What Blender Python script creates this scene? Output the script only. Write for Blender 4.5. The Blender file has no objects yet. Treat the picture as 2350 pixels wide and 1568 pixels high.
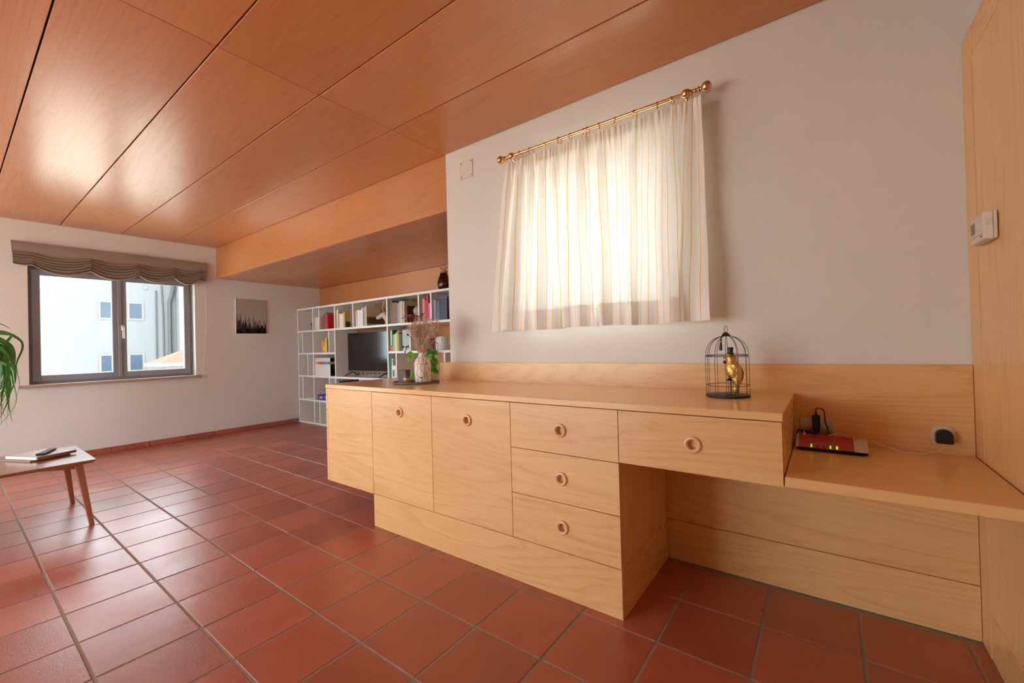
import bpy, bmesh, math, random
from mathutils import Vector, Matrix
from mathutils.geometry import tessellate_polygon
rnd = random.Random(7)
PI = math.pi
sc = bpy.context.scene
COL = sc.collection

# ------------------------------------------------------------------ camera
cd = bpy.data.cameras.new('camera'); cam = bpy.data.objects.new('camera', cd); COL.objects.link(cam)
FW = Vector((-0.59456038, 0.80401316, 0.00779632)); RT = Vector((0.80364073, 0.5945388, -0.02617615)); UP = Vector((0.02568119, 0.00929786, 0.99962694))
CAM = Vector((0, 0, 1.12))
cam.matrix_world = Matrix(((RT.x, UP.x, -FW.x, CAM.x), (RT.y, UP.y, -FW.y, CAM.y), (RT.z, UP.z, -FW.z, CAM.z), (0, 0, 0, 1)))
cd.sensor_width = 36.0; cd.lens = 36.0 * 968.31 / 2350; cd.clip_start = 0.05; cd.clip_end = 300
sc.camera = cam

def pix(p):
    v = Vector(p) - CAM; z = v.dot(FW)
    if z < 0.05: return None
    return 1175 + 968.31 * v.dot(RT) / z, 784 - 968.31 * v.dot(UP) / z

# ------------------------------------------------------------------ sky, sun, exposure
SKY = 6.4
SUN = 16.0
world = bpy.data.worlds.new('sky'); sc.world = world; world.use_nodes = True
bg = world.node_tree.nodes['Background']; bg.inputs[0].default_value = (0.83, 0.925, 1.0, 1); bg.inputs[1].default_value = SKY
sl = bpy.data.lights.new('sun', 'SUN'); sl.energy = SUN; sl.angle = 0.02; sl.color = (1.0, 0.97, 0.93)
so = bpy.data.objects.new('sun', sl); COL.objects.link(so)
so.rotation_euler = Vector((0.0, 0.50, -0.866)).to_track_quat('-Z', 'Y').to_euler()
def portal(loc, rot, sx, sy):
    l = bpy.data.lights.new('daylight_portal', 'AREA'); l.shape = 'RECTANGLE'; l.size = sx; l.size_y = sy; l.cycles.is_portal = True
    o = bpy.data.objects.new('daylight_portal', l); COL.objects.link(o); o.location = loc; o.rotation_euler = rot
portal((-6.90, 1.26, 1.46), (PI/2, 0, -PI/2), 1.44, 1.26)      # window in the far wall
portal((-1.07, 2.55, 1.77), (-PI/2, 0, 0), 0.92, 0.92)        # window behind the curtains
portal((-3.95, -2.9, 1.14), (PI/2, 0, 0), 3.7, 2.16)           # glazing behind the viewer, widened to brighten the room
portal((1.42, -1.75, 1.14), (PI/2, 0, PI/2), 1.6, 2.16)           # unseen opening added behind the viewer to brighten the far wall
portal((-6.90, -1.35, 1.12), (PI/2, 0, -PI/2), 1.3, 2.06)      # garden door left of the frame
vs = sc.view_settings; vs.view_transform = 'Standard'; vs.look = 'None'; vs.gamma = 1.0; vs.use_curve_mapping = False
vs.exposure = 0.72
sc.cycles.use_denoising = True
sc.cycles.use_adaptive_sampling = True; sc.cycles.adaptive_threshold = 0.045
sc.cycles.max_bounces = 8; sc.cycles.diffuse_bounces = 5; sc.cycles.glossy_bounces = 3; sc.cycles.transmission_bounces = 8; sc.cycles.transparent_max_bounces = 16
sc.cycles.sample_clamp_indirect = 6.0

# ------------------------------------------------------------------ materials
MATS = {}
def nmat(name):
    m = bpy.data.materials.new(name); m.use_nodes = True; MATS[name] = m
    nt = m.node_tree; return m, nt, nt.nodes['Principled BSDF']
def N(nt, t, **kw):
    n = nt.nodes.new(t)
    for k, v in kw.items(): setattr(n, k, v)
    return n
def lin(r, g, b):
    f = lambda c: ((c/255 + .055)/1.055)**2.4 if c > 10 else c/255/12.92
    return (f(r), f(g), f(b), 1)
def plain(name, rgb, rough=.5, metal=0.0, var=0.06, scale=40, bump=0.0, spec=.5, **kw):
    """procedural paint / plastic / metal: slight noise in the colour and roughness"""
    if name in MATS: return MATS[name]
    m, nt, p = nmat(name); c = lin(*rgb)
    tc = N(nt, 'ShaderNodeTexCoord'); no = N(nt, 'ShaderNodeTexNoise'); no.inputs['Scale'].default_value = scale; no.inputs['Detail'].default_value = 3
    nt.links.new(tc.outputs['Object'], no.inputs['Vector'])
    mx = N(nt, 'ShaderNodeMix', data_type='RGBA'); mx.inputs['A'].default_value = tuple(v*(1-var) for v in c[:3]) + (1,); mx.inputs['B'].default_value = tuple(min(1, v*(1+var)) for v in c[:3]) + (1,)
    nt.links.new(no.outputs['Fac'], mx.inputs['Factor']); nt.links.new(mx.outputs['Result'], p.inputs['Base Color'])
    p.inputs['Roughness'].default_value = rough; p.inputs['Metallic'].default_value = metal; p.inputs['Specular IOR Level'].default_value = spec
    if bump:
        b = N(nt, 'ShaderNodeBump'); b.inputs['Strength'].default_value = bump; b.inputs['Distance'].default_value = .002
        nt.links.new(no.outputs['Fac'], b.inputs['Height']); nt.links.new(b.outputs['Normal'], p.inputs['Normal'])
    for k, v in kw.items(): p.inputs[k].default_value = v
    return m
def wood(name, axis, light, dark, rough=.3, scale=1.0, coat=0.0, contour=.42, fibre=.5):
    """veneer: cathedral figure = contour lines of a stretched noise, plus fine fibres"""
    if name in MATS: return MATS[name]
    m, nt, p = nmat(name); L = nt.links.new
    tc = N(nt, 'ShaderNodeTexCoord'); oi = N(nt, 'ShaderNodeObjectInfo')
    mul = N(nt, 'ShaderNodeMath', operation='MULTIPLY'); mul.inputs[1].default_value = 37.0; L(oi.outputs['Random'], mul.inputs[0])
    add = N(nt, 'ShaderNodeVectorMath', operation='ADD'); L(tc.outputs['Object'], add.inputs[0]); L(mul.outputs[0], add.inputs[1])
    def mapped(al, ac):
        mp = N(nt, 'ShaderNodeMapping'); s = [ac*scale]*3; s['xyz'.index(axis)] = al*scale
        mp.inputs['Scale'].default_value = s; L(add.outputs[0], mp.inputs['Vector']); return mp.outputs[0]
    n1 = N(nt, 'ShaderNodeTexNoise'); n1.inputs['Scale'].default_value = 1; n1.inputs['Detail'].default_value = 1.2; n1.inputs['Roughness'].default_value = .4
    L(mapped(.30, 3.4), n1.inputs['Vector'])
    m1 = N(nt, 'ShaderNodeMath', operation='MULTIPLY'); m1.inputs[1].default_value = 30; L(n1.outputs['Fac'], m1.inputs[0])
    n2 = N(nt, 'ShaderNodeTexNoise'); n2.inputs['Scale'].default_value = 1; n2.inputs['Detail'].default_value = 3; L(mapped(3, 60), n2.inputs['Vector'])
    m2 = N(nt, 'ShaderNodeMath', operation='ADD'); L(m1.outputs[0], m2.inputs[0]); L(n2.outputs['Fac'], m2.inputs[1])
    fr = N(nt, 'ShaderNodeMath', operation='FRACT'); L(m2.outputs[0], fr.inputs[0])
    cr = N(nt, 'ShaderNodeValToRGB'); e = cr.color_ramp.elements; e[0].position = 0; e[0].color = (0, 0, 0, 1); e[1].position = 1; e[1].color = (1, 1, 1, 1)
    k = cr.color_ramp.elements.new(.72); k.color = (.25, .25, .25, 1); k = cr.color_ramp.elements.new(.94); k.color = (1, 1, 1, 1); e[len(e)-1].color = (.0, .0, .0, 1)
    L(fr.outputs[0], cr.inputs[0])
    n3 = N(nt, 'ShaderNodeTexNoise'); n3.inputs['Scale'].default_value = 1; n3.inputs['Detail'].default_value = 4; L(mapped(5, 210), n3.inputs['Vector'])
    n4 = N(nt, 'ShaderNodeTexNoise'); n4.inputs['Scale'].default_value = 1; n4.inputs['Detail'].default_value = 2; L(mapped(.5, 2.4), n4.inputs['Vector'])
    def mad(a, k, b):
        q = N(nt, 'ShaderNodeMath', operation='MULTIPLY_ADD'); L(a, q.inputs[0]); q.inputs[1].default_value = k
        if isinstance(b, float): q.inputs[2].default_value = b
        else: L(b, q.inputs[2])
        return q.outputs[0]
    f = mad(cr.outputs[0], contour*.6, .03-fibre/2); f = mad(n3.outputs['Fac'], fibre, f); f = mad(n4.outputs['Fac'], .5, f)
    f = mad(oi.outputs['Random'], .16, f)
    mx = N(nt, 'ShaderNodeMix', data_type='RGBA'); mx.inputs['A'].default_value = lin(*light); mx.inputs['B'].default_value = lin(*dark); mx.clamp_factor = True
    L(f, mx.inputs['Factor']); L(mx.outputs['Result'], p.inputs['Base Color'])
    p.inputs['Roughness'].default_value = rough
    rr = mad(cr.outputs[0], .04, rough - .01); L(rr, p.inputs['Roughness'])
    p.inputs['Coat Weight'].default_value = coat; p.inputs['Coat Roughness'].default_value = .22
    b = N(nt, 'ShaderNodeBump'); b.inputs['Strength'].default_value = .06; b.inputs['Distance'].default_value = .002
    L(n3.outputs['Fac'], b.inputs['Height']); L(b.outputs['Normal'], p.inputs['Normal'])
    return m
CABL, CABD = (249, 206, 144), (218, 160, 99)
WX = wood('cabinet_veneer_along', 'x', CABL, CABD, .28, contour=.7)
WY = wood('cabinet_veneer_across', 'y', CABL, CABD, .28)
WT = wood('worktop_veneer', 'x', CABL, CABD, .2, contour=.16, fibre=.2)
WZ = wood('cabinet_veneer_upright', 'z', CABL, CABD, .30)
CEX = wood('ceiling_veneer', 'x', (214, 148, 92), (174, 106, 58), .33, scale=.8, coat=.45, contour=.34)
TEAK = wood('table_wood', 'y', (176, 112, 74), (128, 70, 40), .2, scale=1.6, coat=.5, contour=.2, fibre=.3)
TEAKZ = wood('table_leg_wood', 'z', (176, 112, 74), (128, 70, 40), .38, scale=1.6)

def plaster():
    m, nt, p = nmat('plaster'); L = nt.links.new
    tc = N(nt, 'ShaderNodeTexCoord'); a = N(nt, 'ShaderNodeTexNoise'); a.inputs['Scale'].default_value = 90; a.inputs['Detail'].default_value = 3
    b2 = N(nt, 'ShaderNodeTexNoise'); b2.inputs['Scale'].default_value = 1.3; b2.inputs['Detail'].default_value = 2
    L(tc.outputs['Object'], a.inputs['Vector']); L(tc.outputs['Object'], b2.inputs['Vector'])
    mx = N(nt, 'ShaderNodeMix', data_type='RGBA'); mx.inputs['A'].default_value = lin(219, 214, 207); mx.inputs['B'].default_value = lin(229, 226, 220)
    L(b2.outputs['Fac'], mx.inputs['Factor']); L(mx.outputs['Result'], p.inputs['Base Color']); p.inputs['Roughness'].default_value = .9
    b = N(nt, 'ShaderNodeBump'); b.inputs['Strength'].default_value = .22; b.inputs['Distance'].default_value = .004; L(a.outputs['Fac'], b.inputs['Height']); L(b.outputs['Normal'], p.inputs['Normal'])
    return m
PLASTER = plaster()
def terracotta():
    m, nt, p = nmat('terracotta'); L = nt.links.new
    tc = N(nt, 'ShaderNodeTexCoord'); oi = N(nt, 'ShaderNodeObjectInfo')
    mul = N(nt, 'ShaderNodeMath', operation='MULTIPLY'); mul.inputs[1].default_value = 53.0; L(oi.outputs['Random'], mul.inputs[0])
    add = N(nt, 'ShaderNodeVectorMath', operation='ADD'); L(tc.outputs['Object'], add.inputs[0]); L(mul.outputs[0], add.inputs[1])
    a = N(nt, 'ShaderNodeTexNoise'); a.inputs['Scale'].default_value = 5; a.inputs['Detail'].default_value = 4
    c = N(nt, 'ShaderNodeTexNoise'); c.inputs['Scale'].default_value = 130; c.inputs['Detail'].default_value = 3
    L(add.outputs[0], a.inputs['Vector']); L(add.outputs[0], c.inputs['Vector'])
    mx = N(nt, 'ShaderNodeMix', data_type='RGBA'); mx.inputs['A'].default_value = lin(156, 82, 62); mx.inputs['B'].default_value = lin(188, 108, 84)
    L(a.outputs['Fac'], mx.inputs['Factor'])
    hv = N(nt, 'ShaderNodeHueSaturation'); L(mx.outputs['Result'], hv.inputs['Color'])
    q = N(nt, 'ShaderNodeMath', operation='MULTIPLY_ADD'); L(oi.outputs['Random'], q.inputs[0]); q.inputs[1].default_value = .28; q.inputs[2].default_value = .86; L(q.outputs[0], hv.inputs['Value'])
    L(hv.outputs['Color'], p.inputs['Base Color'])
    r = N(nt, 'ShaderNodeMath', operation='MULTIPLY_ADD'); L(a.outputs['Fac'], r.inputs[0]); r.inputs[1].default_value = .2; r.inputs[2].default_value = .22; p.inputs['Specular IOR Level'].default_value = .75; L(r.outputs[0], p.inputs['Roughness'])
    b = N(nt, 'ShaderNodeBump'); b.inputs['Strength'].default_value = .18; b.inputs['Distance'].default_value = .003; L(c.outputs['Fac'], b.inputs['Height'])
    b2 = N(nt, 'ShaderNodeBump'); b2.inputs['Strength'].default_value = .35; b2.inputs['Distance'].default_value = .006; L(a.outputs['Fac'], b2.inputs['Height']); L(b.outputs['Normal'], b2.inputs['Normal']); L(b2.outputs['Normal'], p.inputs['Normal'])
    return m
TERRA = terracotta()
def pane_mat(name, tint=(1, 1, 1, 1), refl=1.0):
    m = bpy.data.materials.new(name); m.use_nodes = True; nt = m.node_tree; nt.nodes.clear(); L = nt.links.new
    o = N(nt, 'ShaderNodeOutputMaterial'); t = N(nt, 'ShaderNodeBsdfTransparent'); t.inputs[0].default_value = tint
    g = N(nt, 'ShaderNodeBsdfGlossy'); g.inputs['Roughness'].default_value = .01; lw = N(nt, 'ShaderNodeLayerWeight'); lw.inputs[0].default_value = .5; pw = N(nt, 'ShaderNodeMath', operation='POWER'); pw.inputs[1].default_value = 4.5; L(lw.outputs['Facing'], pw.inputs[0]); fz = N(nt, 'ShaderNodeMath', operation='MULTIPLY_ADD'); fz.inputs[1].default_value = .6; fz.inputs[2].default_value = .04; L(pw.outputs[0], fz.inputs[0])
    k = N(nt, 'ShaderNodeMath', operation='MULTIPLY'); k.inputs[1].default_value = refl; L(fz.outputs[0], k.inputs[0])
    x = N(nt, 'ShaderNodeMixShader'); L(k.outputs[0], x.inputs[0]); L(t.outputs[0], x.inputs[1]); L(g.outputs[0], x.inputs[2]); L(x.outputs[0], o.inputs[0]); MATS[name] = m
    return m
GLASS = pane_mat('window_glass', (.97, .99, .98, 1))
CLEAR = pane_mat('clear_glass', (.96, .97, .97, 1), 1.4)
AMBER = pane_mat('amber_glass', (.50, .16, .06, 1), 1.5)
WHITE = plain('white_lacquer', (238, 240, 238), .35, var=.02)
ANTHR = plain('anthracite_aluminium', (138, 138, 144), .35, var=.04)
GROUT = plain('grout', (152, 143, 134), .95, var=.22, scale=60, bump=.4)
DARK = plain('dark_gap', (40, 24, 16), .9)
BRASS = plain('brass', (222, 184, 134), .18, 1.0, var=.05)
BLACK = plain('black_plastic', (26, 25, 26), .4)
BLKM = plain('black_wire', (38, 38, 41), .45)
STEEL = plain('brushed_steel', (200, 194, 186), .35, 1.0)
IVORY = plain('ivory_plastic', (226, 214, 198), .45, var=.03)
STONE = plain('stone_sill', (176, 152, 134), .45, var=.14, scale=70)
LINEN = plain('blind_linen', (150, 134, 122), .95, var=.12, scale=220, bump=.3)
CHROME = plain('satin_metal', (222, 216, 200), .28, 1.0)
PAPER = plain('paper', (232, 226, 214), .9, var=.04)

# ------------------------------------------------------------------ mesh helpers
ORG = {}
class MB:
    def __init__(s): s.v = []; s.f = []; s.m = []
    def add(s, vs, fs, m=0):
        b = len(s.v); s.v += [tuple(p) for p in vs]; s.f += [tuple(b+i for i in f) for f in fs]; s.m += [m]*len(fs); return s
    def box(s, x0, x1, y0, y1, z0, z1, m=0):
        return s.add([(x0,y0,z0),(x1,y0,z0),(x1,y1,z0),(x0,y1,z0),(x0,y0,z1),(x1,y0,z1),(x1,y1,z1),(x0,y1,z1)],
                     [(0,3,2,1),(4,5,6,7),(0,1,5,4),(1,2,6,5),(2,3,7,6),(3,0,4,7)], m)
    def obox(s, c, u, v, w, m=0):
        c, u, v, w = map(Vector, (c, u, v, w)); P = []
        for k in (-1, 1):
            for a, b in ((-1,-1),(1,-1),(1,1),(-1,1)): P.append(c+u*a+v*b+w*k)
        return s.add(P, [(0,3,2,1),(4,5,6,7),(0,1,5,4),(1,2,6,5),(2,3,7,6),(3,0,4,7)], m)
    def hexa(s, bot, top, m=0):
        n = len(bot); return s.add(list(bot)+list(top), [tuple(range(n-1,-1,-1)), tuple(range(n,2*n))]+[(i,(i+1)%n,n+(i+1)%n,n+i) for i in range(n)], m)
    def prism(s, pts, z0, z1, m=0):
        return s.hexa([(x,y,z0) for x,y in pts], [(x,y,z1) for x,y in pts], m)
    def tube(s, pts, r, n=8, closed=False, m=0, caps=True):
        pts = [Vector(p) for p in pts]; k = len(pts); rr = r if isinstance(r, (list, tuple)) else [r]*k; up = None; vs = []
        for i, p in enumerate(pts):
            a = pts[i-1] if (i or closed) else p; b = pts[(i+1) % k] if (i < k-1 or closed) else p; d = (b-a)
            d = d.normalized() if d.length > 1e-9 else Vector((0,0,1))
            if up is None: up = d.orthogonal().normalized()
            up = (up-d*up.dot(d)); up = up.normalized() if up.length > 1e-6 else d.orthogonal().normalized(); w = d.cross(up)
            vs += [p+(up*math.cos(2*PI*j/n)+w*math.sin(2*PI*j/n))*rr[i] for j in range(n)]
        fs = []
        for i in range(k if closed else k-1):
            for j in range(n):
                a = i*n; b = ((i+1) % k)*n; fs.append((a+j, a+(j+1)%n, b+(j+1)%n, b+j))
        if not closed and caps: fs += [tuple(range(n-1,-1,-1)), tuple((k-1)*n+j for j in range(n))]
        return s.add(vs, fs, m)
    def lathe(s, prof, c=(0,0,0), n=24, m=0, axis='z'):
        vs = []; k = len(prof)
        for r, z in prof:
            for j in range(n):
                a = 2*PI*j/n; q = (r*math.cos(a), r*math.sin(a), z)
                if axis == 'x': q = (z, q[0], q[1])
                if axis == 'y': q = (q[0], z, q[1])
                vs.append((c[0]+q[0], c[1]+q[1], c[2]+q[2]))
        fs = [(i*n+j, i*n+(j+1)%n, (i+1)*n+(j+1)%n, (i+1)*n+j) for i in range(k-1) for j in range(n)]
        if prof[0][0] > 1e-6: fs.append(tuple(range(n-1,-1,-1)))
        if prof[-1][0] > 1e-6: fs.append(tuple((k-1)*n+j for j in range(n)))
        return s.add(vs, fs, m)
    def ball(s, c, r, n=12, m=0, sq=(1,1,1)):
        k = max(4, n//2); vs = []
        for i in range(k+1):
            t = PI*i/k
            for j in range(n): a = 2*PI*j/n; vs.append((c[0]+r*sq[0]*math.sin(t)*math.cos(a), c[1]+r*sq[1]*math.sin(t)*math.sin(a), c[2]+r*sq[2]*math.cos(t)))
        return s.add(vs, [(i*n+j, i*n+(j+1)%n, (i+1)*n+(j+1)%n, (i+1)*n+j) for i in range(k) for j in range(n)], m)
    def torus(s, c, R, r, ax=(0,0,1), n=24, k=8, m=0):
        ax = Vector(ax).normalized(); u = ax.orthogonal().normalized(); w = ax.cross(u); c = Vector(c)
        return s.tube([c+(u*math.cos(2*PI*i/n)+w*math.sin(2*PI*i/n))*R for i in range(n)], r, k, True, m)
    def grid(s, fn, nu, nv, m=0):
        vs = [fn(i/nu, j/nv) for j in range(nv+1) for i in range(nu+1)]; w = nu+1
        return s.add(vs, [(j*w+i, j*w+i+1, (j+1)*w+i+1, (j+1)*w+i) for j in range(nv) for i in range(nu)], m)
    def mesh(s, name, org=(0,0,0), bevel=0, smooth=False, weld=False):
        me = bpy.data.meshes.new(name); o = Vector(org); me.from_pydata([tuple(Vector(p)-o) for p in s.v], [], s.f)
        for p, k in zip(me.polygons, s.m): p.material_index = k
        bm = bmesh.new(); bm.from_mesh(me)
        if weld or smooth: bmesh.ops.remove_doubles(bm, verts=bm.verts, dist=1e-5)
        bmesh.ops.recalc_face_normals(bm, faces=bm.faces)
        if bevel:
            ed = [e for e in bm.edges if len(e.link_faces) == 2 and e.calc_face_angle(0) > .5]
            bmesh.ops.bevel(bm, geom=ed, offset=bevel, segments=1, affect='EDGES', profile=.5)
        if smooth:
            for f in bm.faces: f.smooth = True
            for e in bm.edges:
                if len(e.link_faces) == 2 and e.calc_face_angle(0) > .7: e.smooth = False
        bm.to_mesh(me); bm.free(); return me
    def build(s, name, mats, parent=None, org=None, bevel=0, smooth=False, weld=False):
        if parent is not None: org = ORG[parent.name]
        elif org is None:
            xs = [p[0] for p in s.v]; ys = [p[1] for p in s.v]; zs = [p[2] for p in s.v]; org = ((min(xs)+max(xs))/2, (min(ys)+max(ys))/2, min(zs))
        me = s.mesh(name, org, bevel, smooth, weld)
        for m in (mats if isinstance(mats, (list, tuple)) else [mats]): me.materials.append(m)
        return link(name, me, parent, org)
def link(name, me, parent=None, org=(0,0,0), loc=None):
    o = bpy.data.objects.new(name, me); COL.objects.link(o); ORG[o.name] = Vector(org)
    if parent is not None:
        o.parent = parent
        if loc is not None: o.location = loc
    else: o.location = loc if loc is not None else org
    return o
def tag(o, label, cat, group=None):
    o['label'] = label; o['category'] = cat
    if group: o['group'] = group
    return o
def struct(o): o['kind'] = 'structure'; return o
def thing(name, label, cat, loc=(0,0,0), group=None, local=False, rz=0):
    o = bpy.data.objects.new(name, None); COL.objects.link(o); o.location = loc; o.empty_display_size = .05; o.rotation_euler = (0, 0, rz)
    ORG[o.name] = Vector((0,0,0)) if local else Vector(loc); tag(o, label, cat, group); return o
def text(s, size, extrude=.0004):
    cu = bpy.data.curves.new('lettering', 'FONT'); cu.body = s; cu.size = size; cu.extrude = extrude; cu.align_x = 'LEFT'
    o = bpy.data.objects.new('lettering', cu); COL.objects.link(o); dg = bpy.context.evaluated_depsgraph_get()
    me = bpy.data.meshes.new_from_object(o.evaluated_get(dg)); bpy.data.objects.remove(o); bpy.data.curves.remove(cu)
    return [tuple(v.co) for v in me.vertices], [tuple(p.vertices) for p in me.polygons]
def put_text(s, size, origin, xdir, ydir, mat, parent, name='lettering', center=False, sx=1.0):
    vs, fs = text(s, size); o = Vector(origin); x = Vector(xdir).normalized(); y = Vector(ydir).normalized(); z = x.cross(y)
    w = max(v[0] for v in vs) if center else 0
    b = MB(); b.add([o+x*((v[0]-w/2)*sx)+y*v[1]+z*(v[2]) for v in vs], fs)
    return b.build(name, mat, parent)
def bez(p, n):
    p = [Vector(q) for q in p]; out = []
    for i in range(n+1):
        t = i/n; q = p[:]
        while len(q) > 1: q = [a.lerp(b, t) for a, b in zip(q, q[1:])]
        out.append(q[0])
    return out
def spline(P, n=6):
    P = [Vector(p) for p in P]; out = []
    for i in range(len(P)-1):
        a = P[max(i-1,0)]; b = P[i]; c = P[i+1]; d = P[min(i+2,len(P)-1)]
        for k in range(n):
            t = k/n; out.append(.5*((2*b)+(c-a)*t+(2*a-5*b+4*c-d)*t*t+(3*b-a-3*c+d)*t**3))
    out.append(P[-1]); return out

# ------------------------------------------------------------------ the room
XL, YW, H = -6.657, 2.244, 2.546       # far (window) wall, curtain wall, ceiling
XE, YN, HS = -2.23, 3.708, 2.127       # end of curtain wall, niche back wall, niche soffit
XR, ZR = .435, 2.185                   # wardrobe front, wardrobe top
YB = 2.224                             # face of the wood panelling

# floor: grout bed with a tile for every tile
fl = MB().box(XL-.2, 1.5, -2.9, YN+.2, -.12, -.0018).build('floor', GROUT, org=(0,0,0)); struct(fl)
PX, PY, TX, TY, GAP = .3068, .3158, -2.3716, .3042, .010
def tile_mesh(x0, x1, y0, y1): return MB().box(x0, x1, y0, y1, -.012, 0).mesh('tile', bevel=.0018)
full = tile_mesh(-(PX-GAP)/2, (PX-GAP)/2, -(PY-GAP)/2, (PY-GAP)/2); full.materials.append(TERRA)
cand = []; rest = MB()
for i in range(-16, 12):
    for j in range(-11, 12):
        x0, x1 = TX+i*PX+GAP/2, TX+(i+1)*PX-GAP/2; y0, y1 = TY+j*PY+GAP/2, TY+(j+1)*PY-GAP/2
        cx0, cx1 = max(x0, XL+.006), min(x1, XR+.02 if y1 > .6 else (.5 if y1 > -.6 else 1.24)); cy0, cy1 = max(y0, -2.69), min(y1, YN-.004 if x1 < XE else YB-.003)
        if cx1-cx0 < .02 or cy1-cy0 < .02: continue
        if cx0 > -2.30 and cx1 < -.70 and cy0 > 1.65: continue
        ps = [pix((x, y, 0)) for x in (cx0, cx1) for y in (cy0, cy1)]
        vis = any(p and -40 < p[0] < 2390 and -40 < p[1] < 1610 for p in ps) and not (cx0 > -3.3 and cy0 > 2.35)
        isfull = abs(cx1-cx0-(PX-GAP)) < 1e-4 and abs(cy1-cy0-(PY-GAP)) < 1e-4
        if vis: cand.append(((Vector(((cx0+cx1)/2, (cy0+cy1)/2, 0))-CAM).length, cx0, cx1, cy0, cy1, isfull))
        else: rest.box(cx0, cx1, cy0, cy1, -.012, 0)
cand.sort()
for n, (d, cx0, cx1, cy0, cy1, isfull) in enumerate(cand):
    if n >= 298: rest.box(cx0, cx1, cy0, cy1, -.012, 0); continue
    mx, my = (cx0+cx1)/2, (cy0+cy1)/2; me = full
    if not isfull: me = tile_mesh(cx0-mx, cx1-mx, cy0-my, cy1-my); me.materials.append(TERRA)
    o = link('tile', me, fl, loc=(mx, my, rnd.uniform(-.0007, .0007))); o.rotation_euler = (rnd.uniform(-.0016, .0016), rnd.uniform(-.0016, .0016), 0)
r = rest.build('tile_field', TERRA, fl); r['kind'] = 'stuff'

# ceiling: dark backing with veneered panels
ce = MB().box(XL-.3, 1.5, -2.95, YW+.32, H+.022, H+.16).box(XL-.3, XE+.2, YW+.32, YN+.3, H+.022, H+.16).build('ceiling', DARK, org=(0,0,H)); struct(ce)
ys = [YW-.002]+[1.768-.496*k for k in range(10)]
for a, b in zip(ys, ys[1:]):
    for x0, x1 in ((XL-.01, -2.239), (-2.239, 1.3)):
        MB().box(x0+.0012, x1-.0012, max(b, -2.72)+.0035, a-.0035, H, H+.02).build('ceiling_panel', CEX, ce, bevel=.0015)
fa = MB().box(XL-.01, XE, YW, YW+.02, HS, H+.02).build('trim_1', CEX, bevel=.0015); struct(fa)
so_ = MB().box(XL-.01, XE+.02, YW+.021, YN+.05, HS+.022, HS+.05).build('trim_2', DARK, org=(0,0,HS)); struct(so_)
for a, b in ((YW+.021, 2.70), (2.70, 3.21), (3.21, YN)):
    MB().box(XL-.01, XE+.01, a+.002, b-.002, HS, HS+.02).build('soffit_panel', CEX, so_, bevel=.0012)

def wall_hole(axis, face, t, a0, a1, z0, z1, holes):
    """wall slab: axis 'x' = plane x=face, 'y' = plane y=face; t = signed thickness; holes = (a0,a1,z0,z1)"""
    b = MB()
    def bx(p0, p1, q0, q1):
        f0, f1 = min(face, face+t), max(face, face+t)
        if p1-p0 > 1e-4 and q1-q0 > 1e-4: (b.box(f0, f1, p0, p1, q0, q1) if axis == 'x' else b.box(p0, p1, f0, f1, q0, q1))
    cur = a0
    for h0, h1, k0, k1 in sorted(holes):
        bx(cur, h0, z0, z1); bx(h0, h1, z0, k0); bx(h0, h1, k1, z1); cur = h1
    bx(cur, a1, z0, z1); return b
W1 = (.54, 1.99, .83, 2.09); W2 = (-1.53, -.61, 1.31, 2.23); W3 = (-2.0, -.7, .08, 2.15); W4 = (-5.8, -2.1, .06, 2.22); W5 = (-2.55, -.95, .06, 2.22)
struct(wall_hole('x', XL, -.3, -2.95, YN+.3, -.1, H+.03, [W1, W3]).build('wall_left', PLASTER, org=(XL,0,0)))
struct(wall_hole('y', YW, .32, XE, 1.3, -.1, H+.03, [W2]).build('wall_back', PLASTER, org=(0,YW,0)))
struct(MB().box(XE, XE+.2, YW+.32, YN+.3, -.1, H+.03).build('wall_niche', PLASTER, org=(XE,0,0)))
nb = MB().box(XL-.02, XE+.02, YN+.014, YN+.25, -.1, H+.03).build('wall_niche_back', DARK, org=(0,YN,0)); struct(nb)
for z0, z1 in ((0, .52), (.52, 1.06), (1.06, 1.62), (1.62, HS)):
    MB().box(XL, XE, YN, YN+.014, z0+.002, z1-.002).build('wall_panel', CEX, nb, bevel=.001)
struct(wall_hole('y', -2.7, -.25, XL-.3, 1.5, -.1, H+.03, [W4]).build('wall_rear', PLASTER, org=(0,-2.7,0)))
struct(MB().box(-.9, 1.3, -.75, -.6, -.1, H+.03).build('wall_partition', PLASTER, org=(0,-.6,0)))
struct(wall_hole('x', 1.25, .25, -2.7, -.6, -.1, H+.03, [W5]).build('wall_fill_window', PLASTER, org=(1.25,-1.6,0)))  # unseen wall, laid out to hold the added light opening
struct(MB().box(.51, 1.3, -.6, YW, ZR+.005, H+.03).box(1.12, 1.3, -.6, YW, -.1, ZR+.005).box(.51, 1.12, -.6, .58, -.1, ZR+.005).build('wall_right', PLASTER, org=(.51,0,0)))

struct(MB().box(XL-.3, 1.5, -2.95, YW+.32, H+.17, 9.0).build('wall_upper_sky_block', PLASTER, org=(0, 0, H)))  # unseen upper floors, added to cut sky light on the facade

# tiled skirting under the window
bb = MB().box(XL, XL+.006, -2.6, 3.31, 0, .052).build('baseboard_left', GROUT, org=(XL,0,0)); struct(bb)
y = 3.31; first = True
while y > .3:
    w = .08 if first else .345; first = False
    MB().box(XL+.004, XL+.014, max(y-w, .2)+.003, y-.003, .002, .062).build('skirting_tile', TERRA, bb, bevel=.0015); y -= w

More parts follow.
